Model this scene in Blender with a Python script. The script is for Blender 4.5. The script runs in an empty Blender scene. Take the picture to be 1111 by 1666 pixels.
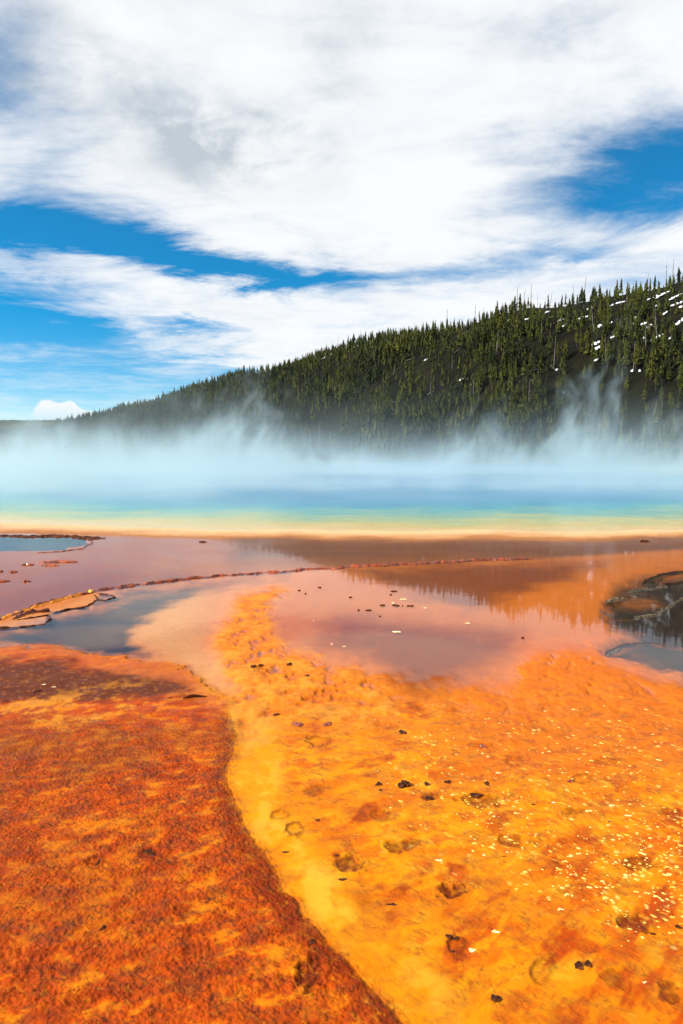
import bpy, math, random
import numpy as np
from mathutils import Vector

random.seed(7)
R = math.radians
C = bpy.context.scene
COL = bpy.context.collection

# ------------------------------------------------------------------ camera
EYE = 2.5                      # metres above the mat
F = 1110.0                     # focal length in photo pixels (24 mm on a 36 mm tall frame)
PITCH = math.atan(91.0 / F)    # horizon row 742 of 1666
cam_d = bpy.data.cameras.new('camera')
cam_d.sensor_fit = 'VERTICAL'
cam_d.sensor_height = 36.0
cam_d.sensor_width = 24.0
cam_d.lens = 24.0
cam_d.clip_start = 0.05
cam_d.clip_end = 20000
cam = bpy.data.objects.new('camera', cam_d)
COL.objects.link(cam)
cam.location = (0, 0, EYE)
cam.rotation_euler = (math.pi / 2 - PITCH, 0, 0)
C.camera = cam

# ------------------------------------------------------------------ colour management, sampling
C.view_settings.view_transform = 'Standard'
C.view_settings.look = 'None'
C.view_settings.exposure = 0.88
C.view_settings.gamma = 1.0
C.view_settings.use_curve_mapping = False
C.render.engine = 'CYCLES'
C.cycles.use_denoising = True
C.cycles.max_bounces = 8
C.cycles.diffuse_bounces = 2
C.cycles.glossy_bounces = 3
C.cycles.transparent_max_bounces = 12
C.cycles.volume_bounces = 1
C.cycles.volume_step_rate = 1.0
C.cycles.volume_max_steps = 160
C.cycles.caustics_reflective = False
C.cycles.caustics_refractive = False

# ------------------------------------------------------------------ sun and sky
SUN_EL, SUN_AZ = R(34), R(-104)      # azimuth from +Y, clockwise positive: behind the camera's left shoulder
sun_d = bpy.data.lights.new('sun', 'SUN')
sun_d.energy = 5.0
sun_d.angle = R(0.5)
sun_d.color = (1.0, 0.95, 0.87)
sun = bpy.data.objects.new('sun', sun_d)
COL.objects.link(sun)
sdir = Vector((math.sin(SUN_AZ) * math.cos(SUN_EL), math.cos(SUN_AZ) * math.cos(SUN_EL), math.sin(SUN_EL)))
sun.rotation_euler = sdir.to_track_quat('Z', 'Y').to_euler()


class NT:
    """small helper round a node tree: sockets as values, arithmetic as functions"""
    def __init__(s, tree):
        s.t = tree
        s.n = tree.nodes
        s.l = tree.links

    def node(s, kind, **kw):
        nd = s.n.new(kind)
        for k, v in kw.items():
            setattr(nd, k, v)
        return nd

    def put(s, sock, v):
        if isinstance(v, bpy.types.NodeSocket):
            s.l.new(v, sock)
        elif v is not None:
            sock.default_value = v

    def m(s, op, a, b=None, c=None, clamp=False):
        nd = s.n.new('ShaderNodeMath')
        nd.operation = op
        nd.use_clamp = clamp
        s.put(nd.inputs[0], a)
        s.put(nd.inputs[1], b)
        s.put(nd.inputs[2], c)
        return nd.outputs[0]

    def add(s, a, b): return s.m('ADD', a, b)
    def sub(s, a, b): return s.m('SUBTRACT', a, b)
    def mul(s, a, b): return s.m('MULTIPLY', a, b)
    def div(s, a, b): return s.m('DIVIDE', a, b)

    def step(s, v, lo, hi, a=0.0, b=1.0):
        nd = s.n.new('ShaderNodeMapRange')
        nd.interpolation_type = 'SMOOTHSTEP'
        nd.clamp = True
        s.put(nd.inputs[0], v)
        for i, x in enumerate((lo, hi, a, b)):
            s.put(nd.inputs[1 + i], x)
        return nd.outputs[0]

    def mix(s, f, a, b, mode='MIX'):
        nd = s.n.new('ShaderNodeMix')
        nd.data_type = 'RGBA'
        nd.blend_type = mode
        nd.clamp_factor = True
        s.put(nd.inputs[0], f)
        for i, x in ((6, a), (7, b)):
            if isinstance(x, tuple) and len(x) == 3:
                x = x + (1,)
            s.put(nd.inputs[i], x)
        return nd.outputs[2]

    def noise(s, vec, scale, detail=3.0, rough=0.55, dist=0.0, out=0):
        nd = s.n.new('ShaderNodeTexNoise')
        s.put(nd.inputs['Vector'], vec)
        s.put(nd.inputs['Scale'], scale)
        nd.inputs['Detail'].default_value = detail
        nd.inputs['Roughness'].default_value = rough
        nd.inputs['Distortion'].default_value = dist
        return nd.outputs[out]

    def vec(s, x, y, z):
        nd = s.n.new('ShaderNodeCombineXYZ')
        for i, v in enumerate((x, y, z)):
            s.put(nd.inputs[i], v)
        return nd.outputs[0]

    def xyz(s, v):
        nd = s.n.new('ShaderNodeSeparateXYZ')
        s.put(nd.inputs[0], v)
        return nd.outputs

    def vscale(s, v, k):
        nd = s.n.new('ShaderNodeVectorMath')
        nd.operation = 'MULTIPLY'
        s.put(nd.inputs[0], v)
        nd.inputs[1].default_value = k
        return nd.outputs[0]


def ray(px, py):
    """direction of a photo pixel as a unit vector in the world"""
    dx, dy = (px - 555.5) / F, (833.0 - py) / F
    v = Vector((dx, math.cos(PITCH) + dy * math.sin(PITCH), -math.sin(PITCH) + dy * math.cos(PITCH)))
    return v.normalized()


def azel(px, py):
    v = ray(px, py)
    return math.atan2(v.x, v.y), math.asin(v.z)


def build_world():
    w = bpy.data.worlds.new('World')
    C.world = w
    w.use_nodes = True
    w.node_tree.nodes.clear()
    t = NT(w.node_tree)
    sky = t.node('ShaderNodeTexSky', sky_type='NISHITA')
    sky.sun_disc = False
    sky.sun_elevation = SUN_EL
    sky.sun_rotation = SUN_AZ
    sky.altitude = 2200
    sky.air_density = 1.0
    sky.dust_density = 0.25
    sky.ozone_density = 2.5
    hs = t.node('ShaderNodeHueSaturation')
    hs.inputs['Saturation'].default_value = 1.55
    hs.inputs['Hue'].default_value = 0.488
    hs.inputs['Value'].default_value = 1.0
    t.put(hs.inputs['Color'], sky.outputs[0])
    bg_sky = t.node('ShaderNodeBackground')
    t.put(bg_sky.inputs[0], hs.outputs[0])
    bg_sky.inputs[1].default_value = 0.082

    tc = t.node('ShaderNodeTexCoord').outputs['Generated']
    x, y, z = t.xyz(tc)
    az0 = t.m('ARCTAN2', x, y)
    el0 = t.m('ARCSINE', z)
    # cloud-layer coordinates: the direction carried up to a flat layer
    h = t.m('MAXIMUM', t.add(z, 0.10), 0.03)
    u, v = t.div(x, h), t.div(y, h)
    layer = t.vec(u, v, 0.0)
    # warp so that the breaks get ragged edges
    wn = t.noise(t.vec(t.mul(u, 0.8), t.mul(v, 1.0), 3.0), 1.5, 8, 0.66, 0.9, out=1)
    wx, wy, wz = t.xyz(wn)
    az = t.add(az0, t.mul(t.sub(wx, 0.5), 0.26))
    el = t.add(el0, t.mul(t.sub(wy, 0.5), 0.11))

    def blob(px, py, rx, ry, wgt, rot=0.0):
        a0, e0 = azel(px, py)
        ca, sa = math.cos(R(rot)), math.sin(R(rot))
        da, de = t.sub(az, a0), t.sub(el, e0)
        p = t.mul(t.add(t.mul(da, ca), t.mul(de, sa)), F / rx)
        q = t.mul(t.sub(t.mul(de, ca), t.mul(da, sa)), F / ry)
        r2 = t.add(t.mul(p, p), t.mul(q, q))
        return t.mul(t.m('EXPONENT', t.mul(r2, -1.0)), wgt)

    cov = t.add(0.95, 0.0)
    blobs = [
        (40, 376, 170, 38, -1.4, 6), (250, 408, 140, 32, -1.3, -7), (430, 437, 140, 28, -1.35, -4),
        (590, 450, 110, 20, -0.95, 0), (150, 395, 260, 26, -0.35, -8),
        (1095, 295, 110, 48, -1.15, 4), (950, 280, 130, 62, -0.90, 14), (1111, 225, 140, 50, -0.70, 15),
        (1060, 350, 120, 26, -0.55, 0), (840, 255, 70, 50, -0.30, 0),
        (320, 528, 60, 13, -0.95, -4), (120, 470, 120, 16, -0.60, 0), (0, 500, 170, 38, -1.35, -6), (250, 545, 150, 14, -0.4, -5),
        (820, 432, 170, 18, -0.75, 5), (960, 405, 150, 14, -0.5, -12), (1040, 455, 100, 20, -0.45, 0), (700, 470, 120, 10, -0.35, 3),
        (5, 130, 80, 150, -0.85, 0), (900, 40, 120, 30, -0.22, 10), (545, 70, 60, 40, -0.22, 20),
    ]
    for b in blobs:
        cov = t.add(cov, blob(*b))
    # clear air low down, its upper edge sinking to the right
    edge = t.add(azel(240, 548)[1], t.mul(t.sub(az, azel(240, 548)[0]), -0.16))
    clear = t.step(t.sub(edge, el), -0.012, 0.040)
    clear = t.mul(clear, t.step(az, azel(700, 560)[0], azel(520, 560)[0]))
    cov = t.sub(cov, t.mul(clear, 1.15))
    # farther round, away from the photographed part, broken cloud of the same sort
    away = t.step(t.m('ABSOLUTE', az0), 0.55, 0.9)
    far_n = t.noise(layer, 0.45, 4, 0.55, 0.5)
    cov = t.sub(cov, t.mul(away, t.step(far_n, 0.42, 0.62, 0.0, 0.85)))
    # streaks drawn out along the layer
    st = t.noise(t.vec(t.mul(u, 0.55), t.mul(v, 0.9), 1.0), 2.2, 7, 0.62, 0.9)
    cov = t.add(cov, t.mul(t.sub(st, 0.50), 2.0))
    fine = t.noise(t.vec(t.mul(u, 1.0), t.mul(v, 1.3), 5.0), 7.0, 6, 0.65, 0.4)
    cov = t.add(cov, t.mul(t.sub(fine, 0.5), 0.80))
    alpha = t.step(cov, -0.65, 1.02, 0.02, 0.99)
    # grey undersides inside the mass
    g1 = blob(300, 205, 150, 45, 1.3, -14)
    g2 = blob(400, 250, 90, 40, 0.55, 0)
    g3 = t.add(blob(530, 100, 80, 60, 0.6, 30), blob(920, 45, 120, 25, 0.4, 10))
    g4 = blob(60, 60, 120, 120, 0.7, 0)
    gn = t.noise(layer, 1.6, 6, 0.6, 1.0)
    gn2 = t.noise(layer, 6.0, 6, 0.6, 0.6)
    grey = t.add(t.add(g1, g2), t.add(g3, g4))
    grey = t.mul(grey, t.step(t.add(t.mul(gn, 0.6), t.mul(gn2, 0.4)), 0.36, 0.60))
    grey = t.add(t.mul(grey, 0.85), t.mul(t.step(gn, 0.46, 0.75), 0.22))
    ccol = t.mix(grey, (0.53, 0.54, 0.55), (0.30, 0.335, 0.37))
    # small fair-weather heap low on the left, far away
    big = t.noise(tc, 26, 5, 0.6, 0.2)
    def puff(px, py, rx, ry):
        a0, e0 = azel(px, py)
        da, de = t.mul(t.sub(az0, a0), F / rx), t.mul(t.sub(el0, e0), F / ry)
        return t.m('EXPONENT', t.mul(t.add(t.mul(da, da), t.mul(de, de)), -1.0))
    pf = t.add(t.add(puff(75, 660, 13, 11), puff(112, 664, 17, 14)), t.add(puff(95, 676, 45, 10), puff(140, 676, 22, 7)))
    pf = t.step(t.add(pf, t.mul(t.sub(big, 0.5), 1.3)), 0.42, 0.80)
    pcol = t.mix(t.step(el0, azel(0, 684)[1], azel(0, 652)[1]), (0.40, 0.47, 0.53), (0.54, 0.54, 0.54))
    cl = t.mix(pf, ccol, pcol)
    alpha = t.m('MAXIMUM', alpha, t.mul(pf, 0.92))
    bg_cl = t.node('ShaderNodeBackground')
    t.put(bg_cl.inputs[0], cl)
    bg_cl.inputs[1].default_value = 1.0
    mx = t.node('ShaderNodeMixShader')
    t.put(mx.inputs[0], alpha)
    t.l.new(bg_sky.outputs[0], mx.inputs[1])
    t.l.new(bg_cl.outputs[0], mx.inputs[2])
    out = t.node('ShaderNodeOutputWorld')
    t.l.new(mx.outputs[0], out.inputs[0])


build_world()


# ------------------------------------------------------------------ helpers
def srgb(r, g, b, k=1.0):
    f = lambda c: ((c / 255 + 0.055) / 1.055) ** 2.4 if c > 10 else c / 255 / 12.92
    return (f(r) * k, f(g) * k, f(b) * k)


def perlin(x, y, seed=0):
    xi = np.floor(x).astype(np.int64)
    yi = np.floor(y).astype(np.int64)
    xf = x - xi
    yf = y - yi
    u = xf * xf * xf * (xf * (xf * 6 - 15) + 10)
    v = yf * yf * yf * (yf * (yf * 6 - 15) + 10)

    def g(ix, iy, dx, dy):
        hsh = (ix * 374761393 + iy * 668265263 + seed * 974634777) & 0xFFFFFFFF
        hsh = ((hsh ^ (hsh >> 13)) * 1274126177) & 0xFFFFFFFF
        a = ((hsh ^ (hsh >> 16)) & 0xFFFF) * (2 * math.pi / 65536)
        return np.cos(a) * dx + np.sin(a) * dy
    n00 = g(xi, yi, xf, yf)
    n10 = g(xi + 1, yi, xf - 1, yf)
    n01 = g(xi, yi + 1, xf, yf - 1)
    n11 = g(xi + 1, yi + 1, xf - 1, yf - 1)
    return ((n00 * (1 - u) + n10 * u) * (1 - v) + (n01 * (1 - u) + n11 * u) * v) * 1.5


def fbm(x, y, scale, octv=4, rough=0.5, seed=0):
    s, a, tot = 0, 1.0, 0
    for i in range(octv):
        s = s + a * perlin(x * scale + 17.3 * i, y * scale - 9.1 * i, seed + i)
        tot += a
        a *= rough
        scale *= 2.03
    return s / tot


def sst(v, lo, hi):
    t_ = np.clip((v - lo) / (hi - lo), 0, 1)
    return t_ * t_ * (3 - 2 * t_)


def G(px, py):
    """photo pixel below the horizon -> point on the flat ground, metres"""
    v = ray(px, py)
    k = EYE / -v.z
    return (v.x * k, v.y * k)


def survey(x, y):
    """ground metres -> bearing / depression in photo units (what a surveyor at the camera would read)"""
    yy = np.maximum(y, 0.35)
    f = yy * math.cos(PITCH) + EYE * math.sin(PITCH)
    upc = yy * math.sin(PITCH) - EYE * math.cos(PITCH)
    return 555.5 + F * x / f, 833.0 - F * upc / f


def poly_sd(px, py, pts):
    """signed distance (positive inside) to a polygon"""
    d = np.full(px.shape, 1e9)
    ins = np.zeros(px.shape, bool)
    n = len(pts)
    for i in range(n):
        x1, y1 = pts[i]
        x2, y2 = pts[(i + 1) % n]
        ex, ey = x2 - x1, y2 - y1
        L = ex * ex + ey * ey + 1e-9
        tt = np.clip(((px - x1) * ex + (py - y1) * ey) / L, 0, 1)
        d = np.minimum(d, (px - x1 - tt * ex) ** 2 + (py - y1 - tt * ey) ** 2)
        c = (y1 > py) != (y2 > py)
        xs = x1 + (py - y1) * ex / (ey if abs(ey) > 1e-9 else 1e-9)
        ins ^= c & (px < xs)
    d = np.sqrt(d)
    return np.where(ins, d, -d)


def mesh_obj(name, verts, faces, mat=None, parent=None, smooth=False, loc=None):
    me = bpy.data.meshes.new(name)
    me.from_pydata([tuple(v) for v in verts], [], [tuple(f) for f in faces])
    if smooth:
        me.shade_smooth()
    if mat:
        me.materials.append(mat)
    o = bpy.data.objects.new(name, me)
    COL.objects.link(o)
    if parent:
        o.parent = parent
    if loc is not None:
        o.location = loc
    return o


def np_mesh(name, V, Q, mat, smooth=True):
    """mesh from numpy arrays, V (n,3), Q (m,k) with one k for all"""
    me = bpy.data.meshes.new(name)
    k = Q.shape[1]
    me.vertices.add(len(V))
    me.vertices.foreach_set('co', np.asarray(V, np.float32).ravel())
    me.loops.add(Q.size)
    me.loops.foreach_set('vertex_index', Q.astype(np.int32).ravel())
    me.polygons.add(len(Q))
    me.polygons.foreach_set('loop_start', np.arange(0, Q.size, k, dtype=np.int32))
    me.polygons.foreach_set('use_smooth', np.full(len(Q), smooth))
    me.update(calc_edges=True)
    me.materials.append(mat)
    o = bpy.data.objects.new(name, me)
    COL.objects.link(o)
    return o


def tag(o, label=None, cat=None, group=None, kind=None):
    if label: o['label'] = label
    if cat: o['category'] = cat
    if group: o['group'] = group
    if kind: o['kind'] = kind
    return o


def new_mat(name):
    m = bpy.data.materials.new(name)
    m.use_nodes = True
    m.node_tree.nodes.clear()
    t = NT(m.node_tree)
    bsdf = t.node('ShaderNodeBsdfPrincipled')
    out = t.node('ShaderNodeOutputMaterial')
    t.l.new(bsdf.outputs[0], out.inputs[0])
    return m, t, bsdf, out


def bump(t, bsdf, h, strength, dist):
    b = t.node('ShaderNodeBump')
    t.put(b.inputs['Height'], h)
    t.put(b.inputs['Strength'], strength)
    t.put(b.inputs['Distance'], dist)
    t.l.new(b.outputs[0], bsdf.inputs['Normal'])
    return b


def simple_mat(name, c1, c2, scale, rough=0.8, bstr=0.5, bdist=0.01, spec=0.15, coat=0.0):
    m, t, b, o = new_mat(name)
    tc = t.node('ShaderNodeTexCoord').outputs['Object']
    n = t.noise(tc, scale, 5, 0.6)
    t.put(b.inputs['Base Color'], t.mix(t.step(n, 0.35, 0.65), c1, c2))
    b.inputs['Roughness'].default_value = rough
    b.inputs['Specular IOR Level'].default_value = spec
    b.inputs['Coat Weight'].default_value = coat
    b.inputs['Coat Roughness'].default_value = 0.15
    bump(t, b, t.noise(tc, scale * 2.5, 5, 0.65), bstr, bdist)
    return m


# ------------------------------------------------------------------ ground sheet: bacterial mat, spring bed, far flat
POOL_C, POOL_R = (3.0, 78.5), 56.0

# bearings: fine in front, coarse behind; distances: fine near, coarse far
fine_a = np.linspace(-31, 31, 640)
side = np.concatenate([np.linspace(31.5, 60, 40), np.linspace(63, 180, 36)])
ang = np.radians(np.concatenate([-side[::-1][1:], fine_a, side]))        # closes at 180
rows = np.concatenate([np.linspace(752, 860, 45), np.linspace(861.3, 1720, 640), np.linspace(1735, 3000, 30)])
dist = []
for py in rows:
    v = ray(555.5, py)
    if v.z < -0.02 and v.y > 0.02:
        dist.append(EYE * v.y / -v.z)
dist = sorted(set([0.0005, 0.4, 0.9] + dist))
dist = np.array([d for d in dist if d < 240] + [300, 420, 600, 900, 1500, 2600, 4500, 8000])
AA, DD = np.meshgrid(ang, dist)
GX, GY = np.sin(AA) * DD, np.cos(AA) * DD
nr, nc = GX.shape
x, y = GX.ravel(), GY.ravel()

# survey coordinates with a ragged warp (only used to lay out the zones)
px, py = survey(x, y)
back = y < 0.35
wl = fbm(x, y, 0.9, 4, 0.55, 3)
wl2 = fbm(x, y, 0.9, 4, 0.55, 11)
near = np.clip((py - 742) / 400.0, 0.02, 1.2)
pxw = px + (wl * 30 + fbm(x, y, 5, 3, 0.5, 12) * 10) * near * np.clip(1.7 - near, 0.4, 1)
pyw = py + (wl2 * 30 + fbm(x, y, 5, 3, 0.5, 13) * 10) * near

rp = np.hypot(x - POOL_C[0], y - POOL_C[1])
rp = rp + fbm(x, y, 0.18, 3, 0.5, 5) * 1.3 + fbm(x, y, 0.6, 3, 0.5, 6) * 0.25
din = POOL_R - rp                  # metres inside the spring's edge


def zone(col, m, c):
    m = m[:, None]
    return col * (1 - m) + np.array(c)[None, :] * m


def inside(pts, soft, wx=None, wy=None):
    return sst(poly_sd(pxw if wx is None else wx, pyw if wy is None else wy, pts), -soft, soft)


n_big = fbm(x, y, 0.7, 4, 0.5, 21)
n_mid = fbm(x * 1.0, y * 0.75, 3.2, 4, 0.55, 22)
n_fin = fbm(x, y * 0.7, 11, 4, 0.6, 23)

ORANGE = srgb(250, 142, 14)
YELLOW = srgb(255, 168, 6)
RUST = srgb(212, 96, 12)
BROWN = srgb(122, 58, 18)
col = np.tile(np.array(ORANGE), (len(x), 1)).astype(float)

# right-hand field: yellower with orange lanes
col = zone(col, sst(n_mid * 0.8 + n_big * 0.7, -0.25, 0.3) * 0.8, YELLOW)
el2 = fbm(x * 0.7 + y * 0.25, y * 1.1 - x * 0.3, 5.0, 4, 0.6, 33)
col = zone(col, sst(-el2, 0.02, 0.35) * 0.65, srgb(236, 108, 8))
col = zone(col, sst(el2, 0.15, 0.45) * 0.5, srgb(255, 190, 40))
upf = 1 - sst(py + 60 * wl + 40 * n_mid, 1110, 1230)
col = zone(col, upf * 0.55, srgb(246, 138, 44))
rb = fbm(x * 0.8 + y * 0.2, y - x * 0.45, 2.4, 5, 0.62, 34)
col = zone(col, sst(rb, 0.10, 0.34) * 0.75, srgb(206, 78, 4))
col = zone(col, sst(rb, 0.24, 0.42) * sst(n_fin, -0.2, 0.2) * 0.6, srgb(140, 44, 4))
st_ = fbm((x - 0.9 * y) * 3.2, (y + 0.9 * x) * 0.7, 1.6, 5, 0.6, 35)
low = inside([(700, 1480), (1000, 1380), (1500, 1300), (1500, 1900), (900, 1900)], 110)
col = zone(col, sst(-st_, -0.02, 0.26) * low * 0.85, srgb(204, 72, 4))
col = zone(col, sst(n_fin * 0.6 + n_mid + 0.25 * n_big, 0.15, 0.5) * 0.7, srgb(232, 104, 6))
lane = inside([(820, 1666), (1111, 1500), (1400, 1300), (1400, 1900), (700, 1900)], 90)
col = zone(col, lane * 0.45 * sst(n_mid, -0.3, 0.3), srgb(214, 92, 6))
sp_far = inside([(960, 1120), (1111, 1150), (1500, 1200), (1500, 1330), (1111, 1230), (930, 1170)], 45)
col = zone(col, sp_far * 0.55, srgb(222, 88, 16))

# left-hand mat: rusty orange
left = inside([(-2500, 1040), (60, 1052), (200, 1070), (290, 1092), (340, 1120), (376, 1150), (384, 1190), (372, 1250),
               (384, 1310), (425, 1390), (470, 1450), (545, 1545), (640, 1666), (800, 1850), (1200, 2600), (-2500, 2600)], 12)
leftc = np.zeros_like(col) + np.array(srgb(214, 84, 6))
leftc = zone(leftc, sst(n_mid + 0.5 * n_big + 0.5 * n_fin, -0.05, 0.5) * 0.8, srgb(246, 134, 10))
el_ = fbm(x * 0.75 + y * 0.2, y * 1.25 - x * 0.35, 6.5, 4, 0.6, 32)
leftc = zone(leftc, sst(-el_ - 0.3 * n_mid, 0.0, 0.35) * 0.75, srgb(160, 54, 6))
leftc = zone(leftc, sst(el_ + 0.3 * n_mid, 0.12, 0.42) * 0.75, srgb(255, 150, 16))
leftc = zone(leftc, sst(n_big + 0.5 * n_mid, 0.0, 0.4) * 0.45, srgb(170, 54, 4))
lb = inside([(-2500, 1220), (-100, 1230), (100, 1330), (130, 1480), (0, 1560), (-2500, 1600)], 80)
leftc = zone(leftc, lb * 0.40, srgb(176, 72, 20))
# smooth brown dome behind it, wet
domeb = inside([(-2500, 1066), (60, 1078), (190, 1085), (270, 1098), (300, 1112), (330, 1130), (240, 1140), (120, 1135), (-100, 1165), (-2500, 1180)], 14)
leftc = zone(leftc, domeb * 0.93, srgb(104, 50, 22))
leftc = zone(leftc, domeb * sst(fbm(x, y, 16, 2, 0.6, 36), 0.28, 0.4) * 0.6, srgb(190, 110, 50))
domeb2 = inside([(-60, 1185), (90, 1180), (240, 1190), (330, 1210), (230, 1275), (130, 1290), (-50, 1240)], 30)
leftc = zone(leftc, domeb2 * 0.55 * sst(n_mid + .3, -0.2, 0.4), srgb(140, 70, 20))
streak = sst(fbm(x * 0.5, y * 0.5, 3.0, 4, 0.6, 31) + 0.35 * n_fin, 0.02, 0.32) * inside([(-400, 1120), (400, 1110), (400, 1180), (150, 1200), (-400, 1200)], 20)
leftc = zone(leftc, streak * 0.8, srgb(250, 160, 40))
rimb = inside([(-2500, 1046), (100, 1056), (220, 1074), (300, 1096), (345, 1124), (385, 1150), (340, 1150), (280, 1110), (180, 1086), (60, 1070), (-2500, 1064)], 8)
leftc = zone(leftc, rimb * 0.6, srgb(226, 118, 50))
# dark seam along its right edge
seam = poly_sd(pxw, pyw, [(376, 1175), (370, 1240), (378, 1310), (420, 1390), (465, 1450), (540, 1540), (630, 1650), (760, 1800),
                          (730, 1800), (590, 1640), (500, 1545), (430, 1460), (395, 1400), (360, 1320), (356, 1250), (366, 1180)])
seamm = sst(seam + 14 * n_fin, -26, 14)
leftc = zone(leftc, np.clip(seamm * (0.7 + 0.5 * n_fin), 0, 1), srgb(138, 46, 8))
col = col * (1 - left[:, None]) + leftc * left[:, None]

# bright yellow stream beside the seam
stream = inside([(330, 1085), (390, 1110), (420, 1135), (455, 1180), (458, 1260), (442, 1320), (500, 1370), (560, 1440), (640, 1530),
                 (760, 1640), (900, 1800), (800, 1800), (640, 1650), (545, 1540), (470, 1446), (424, 1385), (388, 1310), (378, 1250), (386, 1185), (374, 1140), (320, 1100)], 20)
stream = stream * (0.55 + 0.45 * sst(n_mid * 0.8 + n_fin * 0.6 + 0.45 * (1 - sst(py, 1300, 1450)), -0.25, 0.2))
stream = stream * (1 - 0.65 * sst(py + 80 * wl, 1400, 1600) * sst(-rb + 0.1, -0.3, 0.2))
col = zone(col, stream * 0.88, srgb(252, 164, 2))
col = zone(col, stream * sst(n_mid + 0.4 * n_fin, 0.0, 0.35) * 0.5, srgb(255, 194, 60))
pale = inside([(384, 1120), (425, 1125), (440, 1160), (430, 1200), (400, 1215), (386, 1180)], 22)
col = zone(col, pale * 0.75, srgb(255, 206, 92))
pale2 = inside([(440, 1385), (500, 1390), (570, 1460), (600, 1520), (560, 1500), (500, 1450)], 25)
col = zone(col, pale2 * 0.5 * sst(n_mid, -.2, .3), srgb(255, 200, 60))

# peach tongue of the runoff
peach = inside([(300, 960), (430, 935), (560, 928), (470, 960), (440, 1000), (480, 1060), (520, 1100), (480, 1130), (390, 1120), (330, 1090), (240, 1064), (225, 1010)], 30)
peachm = peach * (1 - left)
col = zone(col, peachm * 0.85, srgb(238, 140, 34))
pw = inside([(225, 985), (320, 955), (400, 945), (380, 990), (350, 1030), (330, 1080), (270, 1070), (215, 1040)], 32) * (1 - left)
col = zone(col, pw * 0.80, srgb(240, 166, 78))
pw2 = inside([(330, 1040), (390, 1090), (440, 1130), (400, 1140), (350, 1105), (290, 1075)], 18) * (1 - left)
col = zone(col, pw2 * 0.6, srgb(250, 180, 96))
ps = inside([(400, 955), (450, 960), (430, 1010), (470, 1060), (440, 1090), (380, 1050), (370, 990)], 20)
col = zone(col, ps * 0.7 * sst(n_mid, -0.2, 0.3), srgb(255, 170, 48))

# drowned inner flat, mauve-brown mat under clear water
inner = inside([(470, 925), (700, 905), (1111, 880), (1600, 880), (1600, 1120), (1111, 1098), (930, 1060), (840, 1075), (800, 1110), (690, 1120), (600, 1085), (520, 1070), (452, 1020), (455, 960)], 38)
col = zone(col, inner * 0.92, srgb(220, 114, 6))
inner2 = inside([(560, 1010), (700, 1015), (850, 1030), (830, 1075), (760, 1110), (680, 1122), (610, 1080), (540, 1065), (470, 1040)], 30)
col = zone(col, inner2 * 0.85, srgb(136, 58, 14))
io = inside([(850, 1040), (960, 1030), (1000, 1060), (1111, 1120), (1500, 1200), (1500, 1260), (1111, 1180), (930, 1130), (840, 1100)], 26)
col = zone(col, io * 0.75, srgb(240, 128, 14))
gold = inside([(860, 958), (960, 938), (1060, 905), (1111, 893), (1500, 870), (1500, 925), (1111, 930), (1010, 955), (990, 985), (900, 1005), (840, 990)], 14)
col = zone(col, gold * 0.9, srgb(236, 124, 2))
red = inside([(560, 925), (700, 917), (880, 915), (980, 915), (900, 945), (760, 990), (640, 955)], 14)
col = zone(col, red * 0.85, srgb(132, 56, 3))  # dark reflection of the hill on the flat, painted into the base colour

# terrace between the long ledge and the spring
ledge_line = [(-900, 1190), (-60, 1030), (0, 1008), (60, 985), (120, 968), (180, 957), (240, 949), (320, 941), (400, 934), (480, 928), (560, 922),
              (640, 918), (720, 914), (800, 911), (880, 908), (1111, 893), (1700, 880)]
terr = sst(poly_sd(px, py, ledge_line + [(1700, 760), (-900, 760)]), -3, 3)
tcol = np.zeros_like(col) + np.array(srgb(192, 106, 44))
tcol = zone(tcol, inside([(380, 870), (1300, 870), (1300, 905), (380, 925)], 30) * 0.85, srgb(106, 56, 8))  # darker right part: the hill's mirrored darkness put into the mat colour
tcol = zone(tcol, sst(fbm(x * 0.3, y, 0.9, 3, 0.5, 41), -0.1, 0.4) * 0.25, srgb(180, 105, 70))
tcol = zone(tcol, inside([(-900, 985), (-60, 975), (120, 935), (300, 925), (300, 945), (0, 1020), (-900, 1200)], 22) * 0.5, srgb(140, 66, 34))
col = col * (1 - terr[:, None]) + tcol * terr[:, None]

# grey channel below the ledge, left
chan = sst(poly_sd(pxw, pyw, [(-900, 1020), (0, 1018), (80, 1005), (150, 985), (190, 966), (300, 950), (400, 940), (470, 934), (420, 944), (330, 962), (270, 985), (225, 1012),
                      (215, 1040), (240, 1062), (130, 1058), (0, 1047), (-900, 1040)]), -13, 15) * (1 - terr)
col = zone(col, chan * 0.95, srgb(64, 44, 22))
cpat = chan * sst(fbm(x * 0.45, y, 1.7, 4, 0.6, 43), 0.0, 0.28)
col = zone(col, cpat * 0.75, srgb(26, 24, 24))
# pale shelf under the ledge
shelf = sst(poly_sd(px + wl * 6, py + wl2 * 4, [(-700, 1130), (-40, 1024), (0, 1010), (60, 990), (120, 973), (160, 964), (168, 972), (150, 984), (110, 992), (84, 998), (76, 1012), (40, 1020), (0, 1021), (-700, 1140)]), -3, 3)
col = zone(col, shelf * 0.9, srgb(232, 152, 92))
shelf_o = sst(poly_sd(px + wl * 6, py + wl2 * 4, [(-700, 1130), (0, 1008), (80, 982), (150, 962), (170, 962), (100, 988), (0, 1014)]), -4, 5)
col = zone(col, shelf_o * 0.7, srgb(222, 120, 30))

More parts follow.
